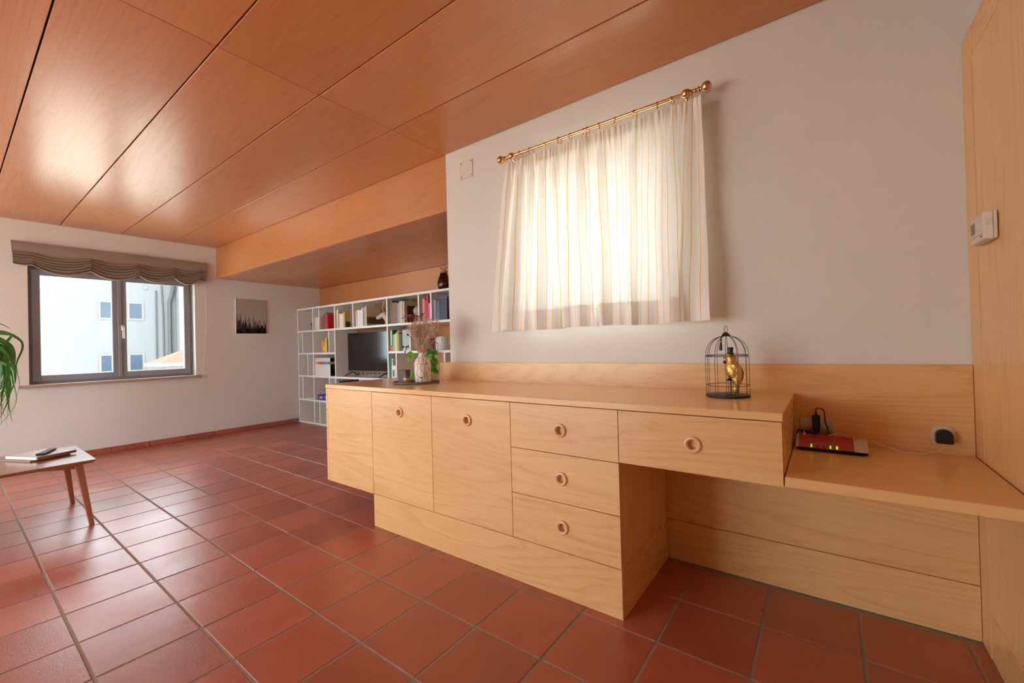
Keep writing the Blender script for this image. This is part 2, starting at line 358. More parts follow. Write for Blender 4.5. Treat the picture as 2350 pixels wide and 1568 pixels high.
# ------------------------------------------------------------------ window in the far wall
def casement(name, axis, face, a0, a1, z0, z1, sgn, mat=ANTHR, handle=True, leaves=2, fw=.055, sw=.062):
    """window / glazed door: fixed frame, sashes with a pane each; sgn = direction into the room"""
    def B(b, p0, p1, d0, d1, q0, q1, m=0):
        f0, f1 = sorted((face+sgn*d0, face+sgn*d1)); return b.box(f0, f1, p0, p1, q0, q1, m) if axis == 'x' else b.box(p0, p1, f0, f1, q0, q1, m)
    fr = MB(); B(fr, a0, a0+fw, -.04, .02, z0, z1); B(fr, a1-fw, a1, -.04, .02, z0, z1); B(fr, a0+fw, a1-fw, -.04, .02, z0, z0+fw); B(fr, a0+fw, a1-fw, -.04, .02, z1-fw, z1)
    org = (face, (a0+a1)/2, z0) if axis == 'x' else ((a0+a1)/2, face, z0)
    root = struct(fr.build(name, mat, org=org, bevel=.003))
    step = (a1-a0-2*(fw-.025))/leaves
    for k in range(leaves):
        s0 = a0+fw-.025+k*step+.002; s1 = s0+step-.004; q0, q1 = z0+fw-.025, z1-fw+.025
        s = MB(); B(s, s0, s0+sw, .021, .045, q0, q1); B(s, s1-sw, s1, .021, .045, q0, q1); B(s, s0+sw, s1-sw, .021, .045, q0, q0+sw); B(s, s0+sw, s1-sw, .021, .045, q1-sw, q1)
        sash = s.build('sash', mat, root, bevel=.004)
        p = MB(); B(p, s0+sw-.006, s1-sw+.006, -.012, -.006, q0+sw-.006, q1-sw+.006); p.build('pane', GLASS, sash)
        g = MB()
        for w0, w1, v0, v1 in ((s0+sw-.008, s0+sw, q0+sw, q1-sw), (s1-sw, s1-sw+.008, q0+sw, q1-sw)): B(g, w0, w1, -.02, .02, v0, v1)
        g.build('glazing_bead', CHROME, sash)
    mid = a0+fw-.025+step if leaves > 1 else a1-fw
    if leaves > 1: c = MB(); B(c, mid-.016, mid+.016, .045, .058, z0+fw-.02, z1-fw+.02); c.build('mullion_cover', mat, root, bevel=.004)
    if handle:
        zc = (z0+z1)/2-.02; h = MB(); B(h, mid+.012, mid+.034, .058, .066, zc-.03, zc+.035); hd = h.build('handle', CHROME, root, bevel=.002)
        l = MB(); B(l, mid+.016, mid+.030, .066, .10, zc-.008, zc+.010); B(l, mid+.014, mid+.033, .090, .104, zc-.125, zc+.012); l.build('lever', CHROME, hd, bevel=.004)
    hi = MB()
    for q in (z0+.12, (z0+z1)/2, z1-.12): B(hi, a0+.005, a0+.022, .02, .04, q-.035, q+.035); B(hi, a1-.022, a1-.005, .02, .04, q-.035, q+.035)
    hi.build('hinge', mat, root, bevel=.003)
    return root
w1 = casement('window_1', 'x', XL-.13, *W1[:2], W1[2]+.0, W1[3], 1)
MB().box(XL-.10, XL+.052, W1[0]-.075, W1[1]+.03, .800, .829).build('window_sill', STONE, w1, bevel=.003)
w2 = casement('window_2', 'y', YW+.22, *W2[:2], W2[2], W2[3], -1, WHITE, False, 2, .05, .05)
casement('window_3', 'x', XL-.13, *W3[:2], W3[2], W3[3], 1, ANTHR, True, 1)
casement('fill_window_5', 'x', 1.36, *W5[:2], W5[2], W5[3], -1, ANTHR, True, 2)  # unseen glazing, put in to brighten the far window wall
casement('window_4', 'y', -2.82, *W4[:2], W4[2], W4[3], 1, ANTHR, True, 4)  # rear glazing out of view, made wider for more room light

# ------------------------------------------------------------------ wardrobe front at the right edge
wd = thing('wardrobe', 'tall built-in wood wardrobe front standing at the right edge beside the desk', 'wardrobe', (.75, 1.4, 0))
MB().box(XR+.022, 1.11, .60, YW-.002, 0, ZR).build('carcass', WZ, wd)
MB().box(XR-.002, XR+.02, 2.128, YW-.001, 0, ZR).build('stile', WZ, wd, bevel=.0015)
MB().box(XR, XR+.02, .60, 2.125, 2.082, ZR).build('header', WY, wd, bevel=.0015)
MB().box(XR, XR+.02, .60, 2.125, 0, .155).build('plinth', WY, wd, bevel=.0015)
MB().box(XR, XR+.02, 1.36, 2.125, .158, 2.079).build('door', WZ, wd, bevel=.0015)
MB().box(XR, XR+.02, .60, 1.357, .158, 2.079).build('door', WZ, wd, bevel=.0015)

# ------------------------------------------------------------------ built-in furniture along the wall
YC, ZT = 1.616, .875
def front(b, x0, x1, z0, z1, holes, y0=YC, t=.020, rec=.014):
    """furniture front with round recessed finger pulls at holes [(x,z,r)]"""
    outer = [Vector((x0,z0,0)), Vector((x1,z0,0)), Vector((x1,z1,0)), Vector((x0,z1,0))]; loops = [outer]; n = 28
    for hx, hz, r in holes: loops.append([Vector((hx+r*math.cos(-2*PI*i/n), hz+r*math.sin(-2*PI*i/n), 0)) for i in range(n)])
    tri = tessellate_polygon(loops); flat = [p for l in loops for p in l]
    b.add([(p.x, y0, p.y) for p in flat], tri)
    b.add([(x0,y0,z0),(x1,y0,z0),(x1,y0,z1),(x0,y0,z1),(x0,y0+t,z0),(x1,y0+t,z0),(x1,y0+t,z1),(x0,y0+t,z1)], [(0,1,5,4),(1,2,6,5),(2,3,7,6),(3,0,4,7),(4,5,6,7)])
    for l in loops[1:]:
        k = len(l); b.add([(p.x, y0, p.y) for p in l]+[(p.x, y0+rec, p.y) for p in l], [(i,(i+1)%k,k+(i+1)%k,k+i) for i in range(k)]+[tuple(range(k,2*k))])
    return b
PULL = wood('pull_ring_wood', 'x', (248, 206, 160), (222, 166, 118), .25, scale=3)
def pull(parent, hx, hz, y0=YC):
    R = .0235; b = MB(); n = 28; prof = [(.031, .0), (.031, -.004), (.028, -.0085), (.023, -.0095), (.0185, -.007), (.017, -.001), (.017, .004)]
    vs = [(hx+r*math.cos(2*PI*i/n), y0+d, hz+r*math.sin(2*PI*i/n)) for r, d in prof for i in range(n)]
    b.add(vs, [(k*n+i, k*n+(i+1)%n, (k+1)*n+(i+1)%n, (k+1)*n+i) for k in range(len(prof)-1) for i in range(n)]); b.build('ring_pull', PULL, parent, smooth=True)
G = .0016
def leaf(root, name, x0, x1, z0, z1, hx, hz, mat=WX):
    o = front(MB(), x0+G, x1-G, z0+G, z1-G, [(hx, hz, .0172)]).build(name, mat, root, weld=True); pull(o, hx, hz); return o
X0, X1, X2, X3, X4, X5 = -2.846, -2.312, -1.766, -1.218, -.676, -.116
cu = thing('cupboard', 'wood base cupboard with two doors and round pulls, left of the drawer stack', 'cupboard', ((X1+X3)/2, 1.9, 0))
MB().box(X1, X3-.001, YC+.021, 2.22, .2, .846).box(X1+.002, X3-.001, YC+.06, 2.22, 0, .2).build('carcass', WX, cu)
leaf(cu, 'door', X1, X2, .203, .846, -2.040, .735); leaf(cu, 'door', X2, X3, .203, .846, -1.497, .735)
du = thing('drawer_stack', 'stack of three wood drawers with round pulls beside the open knee space', 'drawers', ((X3+X4)/2, 1.9, 0))
MB().box(X3, X4, YC+.021, 2.22, .203, .846).build('carcass', WZ, du)
MB().box(X3, X4, YC+.021, 2.22, 0, .2015).build('plinth_side', WY, du)
for z0, z1, hz in ((.632, .846, .737), (.417, .632, .524), (.203, .417, .311)): leaf(du, 'drawer', X3, X4, z0, z1, -.945, hz)
tag(MB().box(X1, X4+.0, YC, YC+.02, 0, .201).build('plinth_board', WX, bevel=.0015), 'long wood plinth board on the floor under cupboard and drawer stack', 'plinth')
hu = thing('hanging_drawer_unit', 'floating wood drawer unit hanging clear of the floor at the left end of worktop', 'drawers', ((X0+X1)/2, 1.9, .2))
MB().box(X0+.022, X1-.002, YC, 2.72, .2, .846).build('carcass', WX, hu, bevel=.001)
for z0, z1 in ((.2, .415), (.415, .565), (.565, .698), (.698, .846)):
    o = MB().box(X0, X0+.020, YC+.0, 2.72, z0+.0015, z1-.0015).build('drawer', WY, hu, bevel=.001)
    b = MB(); b.torus((X0, 2.17, (z0+z1)/2), .024, .006, (1, 0, 0), 20, 6); b.build('ring_pull', PULL, o, smooth=True)
pd = thing('desk_drawer_unit', 'shallow wood desk drawer with one round pull above the open knee space', 'drawer', ((X4+X5)/2, 1.9, .634))
MB().box(X4+.001, X5, YC+.021, 2.22, .634, .846).build('carcass', WY, pd)
leaf(pd, 'drawer', X4, X5, .634, .846, -.393, .741)
wt = MB(); wt.prism([(X0-.004, YC-.002), (-.113, YC-.002), (-.113, YB-.001), (-2.33, YB-.001), (-2.33, 2.73), (X0-.004, 2.73)], .8475, ZT)
tag(wt.build('worktop', WT, bevel=.002), 'long glossy wood worktop carrying the birdcage and vase tray', 'worktop')
wp = thing('wall_panelling', 'wood panelling board along the white wall behind worktop and desk', 'panelling', (-.9, YB+.01, 0))
MB().box(-2.326, XR-.003, YB, YW-.001, .2035, 1.003).build('upper_board', WX, wp, bevel=.0015)
MB().box(-2.30, XR-.003, YB, YW-.001, .001, .2005).build('lower_board', WX, wp, bevel=.0015)
MB().box(-2.326, XE-.002, YW-.001, YW+.10, .88, 1.003).build('end_cap', WX, wp, bevel=.0015)
tag(MB().box(-.113, XR-.004, 1.614, YB-.001, .637, .671).build('desk_board', WT, bevel=.0025), 'lower wood desk board carrying the red router in the right corner', 'desk')

# ------------------------------------------------------------------ curtains and rod
def cloth_mat():
    m, nt, p = nmat('striped_cotton'); nt.nodes.remove(p); L = nt.links.new; out = nt.nodes['Material Output']
    uv = N(nt, 'ShaderNodeUVMap'); sp = N(nt, 'ShaderNodeSeparateXYZ'); L(uv.outputs[0], sp.inputs[0])
    def M(op, a, b=None, c=None):
        q = N(nt, 'ShaderNodeMath', operation=op)
        for i, v in enumerate((a, b, c)):
            if v is None: continue
            if isinstance(v, (int, float)): q.inputs[i].default_value = v
            else: L(v, q.inputs[i])
        return q.outputs[0]
    fr = M('FRACT', M('MULTIPLY', sp.outputs['X'], 1/.052)); st = M('LESS_THAN', M('ABSOLUTE', M('SUBTRACT', fr, .5)), .034)
    wv = N(nt, 'ShaderNodeTexNoise'); wv.inputs['Scale'].default_value = 300; L(uv.outputs[0], wv.inputs['Vector'])
    mx = N(nt, 'ShaderNodeMix', data_type='RGBA'); mx.inputs['A'].default_value = lin(244, 240, 232); mx.inputs['B'].default_value = lin(240, 188, 96); L(st, mx.inputs['Factor'])
    hem = M('LESS_THAN', sp.outputs['Y'], .122); top = M('GREATER_THAN', sp.outputs['Y'], 1.012); dbl = M('MAXIMUM', hem, top)     # double layers of cloth
    df = N(nt, 'ShaderNodeBsdfDiffuse'); tr = N(nt, 'ShaderNodeBsdfTranslucent'); L(mx.outputs['Result'], df.inputs[0]); L(mx.outputs['Result'], tr.inputs[0])
    f = M('MULTIPLY_ADD', dbl, -.15, .24); x = N(nt, 'ShaderNodeMixShader'); L(f, x.inputs[0]); L(df.outputs[0], x.inputs[1]); L(tr.outputs[0], x.inputs[2]); L(x.outputs[0], out.inputs[0])
    b = N(nt, 'ShaderNodeBump'); b.inputs['Strength'].default_value = .1; b.inputs['Distance'].default_value = .001; L(wv.outputs['Fac'], b.inputs['Height']); L(b.outputs[0], df.inputs['Normal'])
    return m
CLOTH = cloth_mat()
rod = thing('curtain_rod', 'brass curtain rod with ball finials and rings fixed to the white wall', 'curtain rod', (-1.03, 2.15, 2.31))
RY, RZ = 2.150, 2.310
MB().tube([(-1.585, RY, RZ), (-.47, RY, RZ)], .0095, 14).build('pole', BRASS, rod, smooth=True)
fin = [(.0, 0), (.010, .001), (.0115, .010), (.0085, .016), (.013, .020), (.0145, .024), (.009, .030), (.010, .034), (.019, .040), (.0245, .050), (.0255, .058), (.0225, .069), (.014, .077), (.0, .080)]
MB().lathe([(r, -1.585-z) for r, z in fin], (0, RY, RZ), 16, axis='x').build('finial', BRASS, rod, smooth=True)
MB().lathe([(r, -.47+z) for r, z in fin], (0, RY, RZ), 16, axis='x').build('finial', BRASS, rod, smooth=True)
for bx_ in (-1.555, -.505):
    MB().lathe([(0, bx_-.022), (.012, bx_-.020), (.020, bx_-.010), (.0215, bx_), (.020, bx_+.010), (.012, bx_+.020), (0, bx_+.022)], (0, RY, RZ), 16, axis='x').tube([(bx_, RY, RZ-.018), (bx_, RY+.03, RZ-.030), (bx_, YW-.004, RZ-.034)], .0075, 10).lathe([(.0, YW-.012), (.022, YW-.010), (.026, YW-.001), (.0, YW)], (bx_, 0, RZ-.034), 18, axis='y').build('bracket', BRASS, rod, smooth=True)
RINGS = (-1.603, -1.488, -1.41, -1.31, -1.208, -1.136, -1.048, -1.028, -.959, -.871, -.759, -.644, -.57, -.482)
for i, x in enumerate(RINGS):
    t = rnd.uniform(-.5, .5); MB().torus((x, RY, RZ-.008), .0185, .0022, (math.cos(t), math.sin(t), 0), 20, 6).build('ring', BRASS, rod, smooth=True)
def curtain(name, label, fold, length, ztop, zbot, nu=260, nv=40):
    """fold(s, v) -> (x, y) of the cloth at fabric coordinate s in 0..1 and height v (0 bottom .. 1 top)"""
    me = bpy.data.meshes.new(name); vs = []; uvs = []
    for j in range(nv+1):
        v = j/nv
        for i in range(nu+1):
            s = i/nu; x, y = fold(s, v); sag = 0
            if v > .9: sag = -.010*((v-.9)/.1)*min(1, min(abs(x-r) for r in RINGS)/.045)
            vs.append((x, y, zbot+(ztop-zbot)*v+sag+.004*math.sin(s*9)*(1-v))); uvs.append((s*length, v*(ztop-zbot)))
    w = nu+1; fs = [(j*w+i, j*w+i+1, (j+1)*w+i+1, (j+1)*w+i) for j in range(nv) for i in range(nu)]
    org = Vector((sum(p[0] for p in vs)/len(vs), RY, zbot)); me.from_pydata([tuple(Vector(p)-org) for p in vs], [], fs)
    ul = me.uv_layers.new(name='UVMap'); ul.data.foreach_set('uv', [c for l in me.loops for c in uvs[l.vertex_index]])
    me.shade_smooth(); me.materials.append(CLOTH); return tag(link(name, me, None, org), label, 'curtain')
def sst(a, b, t): t = max(0, min(1, (t-a)/(b-a))); return t*t*(3-2*t)
def piece(s, pts):
    for (a, p), (b, q) in zip(pts, pts[1:]):
        if s <= b: t = (s-a)/(b-a); return p+(q-p)*t
    return pts[-1][1]
def fold_left(s, v):
    top = piece(s, [(0, -1.622), (1, -1.030)]); bot = piece(s, [(0, -1.775), (.10, -1.69), (.14, -1.675), (.30, -1.50), (.36, -1.475), (.66, -1.225), (.74, -1.215), (1, -1.008)])
    k = v**1.25; x = bot*(1-k)+top*k
    g = sst(.86, 1, v); y = (1-g)*(.022*math.sin(2*PI*(3.3*s+.1)+.5*math.sin(5*v))*(1-.35*v)+.014*math.sin(2*PI*(7.2*s+.3)+.8*(1-v)))
    y += g*.0075*math.sin(2*PI*24*s+1.3*math.sin(40*s)) + (1-v)*.010*math.sin(2*PI*1.4*s+1)
    if s > .80: y -= .024*sst(.80, .95, s)*(1-v*.5)
    x += g*.004*math.cos(2*PI*24*s) + .012*math.sin(2*PI*(2*v+3*s))*(1-v)*v
    return x, RY+.002+y
def fold_right(s, v):
    top = piece(s, [(0, -1.042), (.86, -.505), (1, -.437)]); bot = piece(s, [(0, -1.022), (.05, -.99), (.40, -.80), (.45, -.785), (.50, -.775), (.78, -.545), (.84, -.58), (.90, -.535), (1, -.421)])
    k = v**1.25; x = bot*(1-k)+top*k
    g = sst(.86, 1, v); y = (1-g)*(.020*math.sin(2*PI*(3.1*s+.45)+.6*math.sin(4*v))*(1-.3*v)+.013*math.sin(2*PI*(6.6*s)+.7*(1-v)))
    y += g*.0075*math.sin(2*PI*22*s+1.1*math.sin(37*s)) + .016*(1-sst(0, .08, s))
    if s > .78: y += .045*sst(.78, .92, s)*(1-v)**.6*math.sin(PI*min(1, (1-v)*1.2)) - .022*sst(.93, 1, s)
    x += g*.004*math.cos(2*PI*22*s) + .010*math.sin(2*PI*(1.7*v+2.6*s+.3))*(1-v)*v
    return x, RY+.002+y
curtain('curtain', 'left one of the two striped cream curtains, nearer the bookshelf', fold_left, 1.02, 2.278, 1.209)
curtain('curtain', 'right one of the two striped cream curtains, nearer the birdcage', fold_right, 1.06, 2.278, 1.209)

# ------------------------------------------------------------------ roman blind
bl = thing('roman_blind', 'gathered grey-brown linen roman blind above the far window', 'blind', (XL+.05, 1.27, 2.0))
BY0, BY1 = .425, 2.112; PK = (.0, .085, .345, .585, .79, .955, 1.0)
def scallop(t):
    for a, b in zip(PK, PK[1:]):
        if t <= b: q = (t-a)/(b-a); return (4*q*(1-q))*(1 if b-a > .12 else .15)
    return 0
def blindf(u, v):
    y = BY0+(BY1-BY0)*u; q = scallop(u); n = 6
    if v < .28: w = v/.28; x = XL+.055+.012*math.sin(w*PI)*.6; z = 2.318-.105*w-q*.016*w
    else:
        w = (v-.28)/.72; ph = w*n; k = min(n-1, int(ph)); q_ = min(1, ph-k); bu = math.sin(PI*q_); x = XL+.055+.034*bu**.7+.003*math.sin(u*23+k*2); z = 2.213-.016*q-(.140+.010*math.sin(u*7+k))*(k+q_)/n-q*.062*(.25+.75*w)-.014*bu
    if u < .06: y += .012*(1-u/.06)*min(1, v*2)
    if u > .95: y -= .012*((u-.95)/.05)*min(1, v*2)
    return x, y, z
MB().grid(blindf, 90, 84).build('fabric', LINEN, bl, smooth=False)
MB().box(XL+.001, XL+.05, BY0+.004, BY1-.004, 2.285, 2.314).build('head_rail', WHITE, bl, bevel=.002)
MB().grid(lambda u, v: (XL+.022+.01*math.sin(u*9), BY0+.06+(BY1-BY0-.12)*u, 2.118-.072*scallop(u)-.03*v), 60, 2).build('lining', LINEN, bl)
MB().tube(spline([(XL+.045, 2.098, 2.08), (XL+.046, 2.10, 1.6), (XL+.04, 2.075, 1.1), (XL+.04, 2.055, .58)], 8), .0016, 6).build('pull_cord', PAPER, bl)
MB().lathe([(.002, .61), (.005, .60), (.007, .575), (.004, .568)], (XL+.04, 2.055, 0), 10).build('cord_bead', IVORY, bl, smooth=True)

# ------------------------------------------------------------------ painting
pt = thing('painting', 'small square canvas of misty grey fir forest hanging on the white wall', 'painting', (XL+.01, 2.66, 1.375))
PY0, PY1, PZ0, PZ1 = 2.462, 2.862, 1.378, 1.874; PXF = XL+.024
MB().box(XL+.001, PXF, PY0, PY1, PZ0, PZ1).build('canvas', plain('canvas_white', (228, 226, 220), .9), pt, bevel=.002)
SKYP = plain('painted_mist', (176, 166, 158), .8, var=.14, scale=14)
MB().box(PXF, PXF+.0006, PY0+.002, PY1-.002, PZ0+.004, PZ1-.002).build('painted_sky', SKYP, pt)
tones = [(132, 124, 120), (96, 89, 87), (64, 58, 57), (36, 33, 33)]
trees = [[(.02,.60,.14),(.14,.58,.10),(.30,.54,.07),(.42,.50,.13),(.56,.50,.08),(.78,.42,.12),(.92,.40,.12)],
         [(.0,.48,.12),(.13,.46,.13),(.30,.44,.07),(.23,.40,.09),(.62,.39,.10),(.70,.36,.08),(.32,.33,.10),(.99,.33,.10)],
         [(.09,.38,.16),(.23,.34,.10),(.44,.30,.17),(.58,.22,.09),(.70,.30,.11),(.30,.2,.12)],
         [(.09,.15,.13),(.23,.24,.22),(.49,.15,.14),(.65,.19,.15),(.85,.25,.18),(.97,.25,.10),(.75,.24,.08)]]
W_, H_ = PY1-PY0-.004, PZ1-PZ0-.006
for k, (t, lst) in enumerate(zip(tones, trees)):
    b = MB(); xx = PXF+.0007+.00025*k
    for cx, top, w in lst:
        pts = []; n = 7
        for i in range(n+1): q = i/n; ww = w*.8*(q**.7)*(1+.12*((i % 2)*2-1)); pts.append((cx-ww, top*(1-q)))
        pts = pts[::-1]+[(2*cx-a, c) for a, c in pts]; pts = [(min(1, max(0, a)), c) for a, c in pts]
        b.add([(xx, PY0+.002+a*W_, PZ0+.004+c*H_) for a, c in pts], [tuple(range(len(pts)))])
    if k > 1: b.box(xx-.0001, xx, PY0+.002, PY1-.002, PZ0+.004, PZ0+.004+(.13 if k == 2 else .03)*H_)
    b.build('painted_firs', plain('paint_grey_%d' % k, t, .85, var=.2, scale=30), pt)

# ------------------------------------------------------------------ service cover on the wall
sv = thing('service_cover', 'square white wall cover plate with four screws left of the curtain', 'cover', (-2.02, YW, 2.32))
MB().box(-2.083, -1.963, YW-.005, YW-.0005, 2.318, 2.446).build('plate', plain('painted_plate', (222, 212, 202), .8, var=.03), sv, bevel=.004)
for a in (-2.069, -1.977):
    for c in (2.334, 2.43): MB().lathe([(.0045, YW-.0062), (.0045, YW-.005)], (a, 0, c), 10, axis='y').build('screw', plain('screw_grey', (110, 96, 86), .6), sv)

# ------------------------------------------------------------------ thermostat
th = thing('thermostat', 'white digital thermostat mounted on the wardrobe side at the right edge', 'thermostat', (XR-.02, 1.98, 1.405))
TY0, TY1, TZ0, TZ1 = 1.905, 2.055, 1.405, 1.495
MB().box(XR-.010, XR-.0025, TY0+.002, TY1-.002, TZ0+.002, TZ1-.002).build('back_plate', IVORY, th, bevel=.002)
b = MB(); b.hexa([(XR-.010,TY0,TZ0),(XR-.010,TY1,TZ0),(XR-.010,TY1,TZ1),(XR-.010,TY0,TZ1)], [(XR-.033,TY0+.006,TZ0+.004),(XR-.033,TY1-.006,TZ0+.004),(XR-.033,TY1-.006,TZ1-.004),(XR-.033,TY0+.006,TZ1-.004)])
b.build('housing', IVORY, th, bevel=.004)
MB().box(XR-.0340, XR-.0332, TY1-.060, TY1-.018, TZ0+.034, TZ1-.020).build('screen', plain('lcd_grey', (112, 100, 84), .25), th)
MB().box(XR-.0336, XR-.0332, TY0+.012, TY1-.010, TZ0+.0215, TZ0+.0225).build('seam', plain('seam_grey', (120, 108, 96), .7), th)
MB().box(XR-.0338, XR-.0332, TY1-.062, TY1-.018, TZ0+.026, TZ0+.0275).build('label_strip', plain('strip_red', (170, 120, 104), .6), th)
MB().torus((XR-.033, TY0+.045, TZ0+.055), .014, .0012, (1,0,0), 24, 6).build('dial_ring', IVORY, th, smooth=True)
MB().box(XR-.0345, XR-.0332, TY0+.018, TY0+.028, TZ0+.012, TZ0+.016).build('button', BLACK, th)
MB().box(XR-.028, XR-.014, TY0-.002, TY0+.004, TZ0+.045, TZ0+.062).build('side_button', IVORY, th, bevel=.001)

# ------------------------------------------------------------------ sockets, router and cables on the desk board
ZD = .671
ss = thing('steel_socket', 'brushed steel double wall socket plate behind the red router', 'socket', (-.036, YB, .70))
MB().box(-.094, .021, YB-.005, YB-.0006, .700, .776).build('plate', STEEL, ss, bevel=.0012)
for a in (-.086, .013): MB().lathe([(.0026, YB-.0062), (.0026, YB-.005)], (a, 0, .742), 10, axis='y').build('screw', STEEL, ss)
ad = thing('power_adapter', 'black power adapter plugged into the steel socket', 'adapter', (-.036, YB-.03, .712))
b = MB(); pr = [(-.050, .735), (-.046, .722), (-.041, .716), (-.031, .716), (-.026, .722), (-.022, .735), (-.022, .788), (-.050, .788)]
b.hexa([(x, YB-.0055, z) for x, z in pr], [(x, YB-.044, z) for x, z in pr]); b.build('housing', BLACK, ad, bevel=.002)
MB().lathe([(.0045, .786), (.0035, .800), (.0022, .806)], (-.036, YB-.025, 0), 10).build('strain_relief', BLACK, ad, smooth=True)
MB().tube(spline([(-.036, YB-.025, .803), (-.034, YB-.025, .815), (-.022, YB-.025, .818), (-.010, YB-.024, .812), (-.006, YB-.022, .790), (-.006, YB-.02, .765), (.000, YB-.02, .742), (.005, YB-.025, .722), (.006, YB-.04, .708), (-.02, YB-.05, .703), (-.07, YB-.05, .702), (-.098, YB-.055, .708), (-.100, YB-.075, .705), (-.085, YB-.085, .70)], 6), .0021, 7).build('cord', BLACK, ad, smooth=True)
MB().tube(spline([(-.104, YB-.05, .70), (-.098, YB-.045, .722), (-.06, YB-.04, .716), (-.02, YB-.045, .706), (.012, YB-.04, .713), (.014, YB-.04, .704), (-.03, YB-.05, .698), (-.08, YB-.055, .700), (-.104, YB-.05, .70)], 6), .0028, 7).build('cord_bundle', BLACK, ad, smooth=True)
rt_ = thing('router', 'red and silver internet router with green lights on the desk board', 'router', (.011, 2.06, ZD), local=True, rz=0.0)
rt_.location = (.011, 2.085, ZD); RL, RD = .112, .06
SILV = plain('router_silver', (206, 190, 176), .4, .2); REDP = plain('router_red', (168, 26, 34), .3)
b = MB(); prof = [(-RD, .008), (-RD-.004, .016), (RD-.004, .016), (RD-.004, .008)]
MB().hexa([(-RL+.004, -RD+.004, .004), (RL-.004, -RD+.004, .004), (RL-.004, RD-.004, .004), (-RL+.004, RD-.004, .004)], [(-RL, -RD, .014), (RL, -RD, .014), (RL, RD, .014), (-RL, RD, .014)]).build('base', BLACK, rt_, bevel=.002)
def shell(x0, x1, name, mat, lift=0):
    b = MB(); n = 10; P = []
    for i in range(n+1): t = i/n; P.append((-RD+2*RD*t, .0145+.030*math.sin(min(1, t*1.15)*PI/2)+lift))
    vs = [(x0+.006*(1-abs(0)), y, z) for y, z in P]+[(x1, y, z) for y, z in P]+[(x0+.006, y, .0142) for y, z in P]+[(x1, y, .0142) for y, z in P]; k = n+1
    fs = [(i, i+1, k+i+1, k+i) for i in range(n)]+[(2*k+i, i, i+1, 2*k+i+1)[::-1] for i in range(n)]+[(k+i, k+i+1, 3*k+i+1, 3*k+i) for i in range(n)]+[(n, 2*k+n, 3*k+n, k+n), (0, k, 3*k, 2*k)]
    b.add(vs, fs); return b.build(name, mat, rt_, smooth=True)
shell(-RL-.006, -RL+.008, 'end_cap', SILV); shell(-RL+.002, RL-.042, 'cover', REDP, .0012); shell(RL-.048, RL-.001, 'end_cap', SILV)
for a in (-RL+.025, RL-.030): MB().hexa([(a-.006, .028, .043), (a+.006, .028, .043), (a+.006, .048, .043), (a-.006, .048, .043)], [(a-.001, .030, .062), (a+.001, .030, .062), (a+.001, .034, .062), (a-.001, .034, .062)]).build('antenna_fin', SILV, rt_, bevel=.0008)
MB().box(-RL+.03, RL-.05, .054, .0605, .018, .044).build('port_panel', SILV, rt_)
def led(name, rgb, st):
    m, nt, p = nmat(name); p.inputs['Base Color'].default_value = (*rgb, 1); p.inputs['Emission Color'].default_value = (*rgb, 1); p.inputs['Emission Strength'].default_value = st; return m
GREEN = led('led_green', (.12, .75, .0), .7); YEL = led('led_yellow', (.62, .70, .0), .7); OFF = plain('led_off', (96, 60, 56), .5)
for i, (a, m) in enumerate(((-.062, GREEN), (-.042, OFF), (-.022, OFF), (-.002, GREEN), (.018, YEL))):
    w = .003 if m is not OFF else .0018
    MB().hexa([(a-w, -RD-.0008, .0175), (a+w, -RD-.0008, .0175), (a+w, -RD+.005, .0175), (a-w, -RD+.005, .0175)], [(a-w*.8, -RD+.0035, .0275), (a+w*.8, -RD+.0035, .0275), (a+w*.8, -RD+.012, .0275), (a-w*.8, -RD+.012, .0275)]).build('indicator_light', m, rt_)
for a in (-.09, .09): MB().lathe([(.009, 0), (.009, .005)], (a, -.035, 0), 12).build('foot', BLACK, rt_)
pl = thing('plug_socket', 'white oval wall socket with a black plug near the wardrobe', 'socket', (.347, YB, .705))
b = MB(); n = 28; b.add([(.347+.0325*(abs(math.cos(t))**.75)*math.copysign(1, math.cos(t)), YB-y, .742+.0325*(abs(math.sin(t))**.75)*math.copysign(1, math.sin(t))) for y in (.0006, .009) for t in [2*PI*i/n for i in range(n)]], [tuple(range(n)), tuple(range(n, 2*n))[::-1]]+[(i, (i+1) % n, n+(i+1) % n, n+i) for i in range(n)])
b.build('cover', IVORY, pl, bevel=.002)
pg = thing('power_plug', 'black moulded plug pushed into the white oval socket', 'plug', (.347, YB-.02, .713))
pr = [(.324, .714), (.370, .714), (.370, .742)]+[(.347+.023*math.cos(t), .742+.023*math.sin(t)) for t in [PI*i/10 for i in range(1, 10)]]+[(.324, .742)]
MB().hexa([(x, YB-.0095, z) for x, z in pr], [(x, YB-.042, z) for x, z in pr]).build('housing', BLACK, pg, bevel=.003)
MB().tube(spline([(.347, YB-.025, .715), (.343, YB-.03, .700), (.325, YB-.04, .685), (.28, YB-.06, .6755), (.23, YB-.07, .678), (.18, YB-.06, .690), (.145, YB-.055, .700), (.118, YB-.062, .700)], 6), .0017, 7).build('cord', IVORY, pg, smooth=True)
tag(MB().tube(spline([(.075, YB-.09, .705), (.07, YB-.07, .714), (.055, YB-.05, .722), (.035, YB-.035, .722), (.015, YB-.05, .715), (-.01, YB-.08, .712)], 6), .002, 7).build('network_cable', IVORY, smooth=True), 'short white cable looping up behind the red router', 'cable')

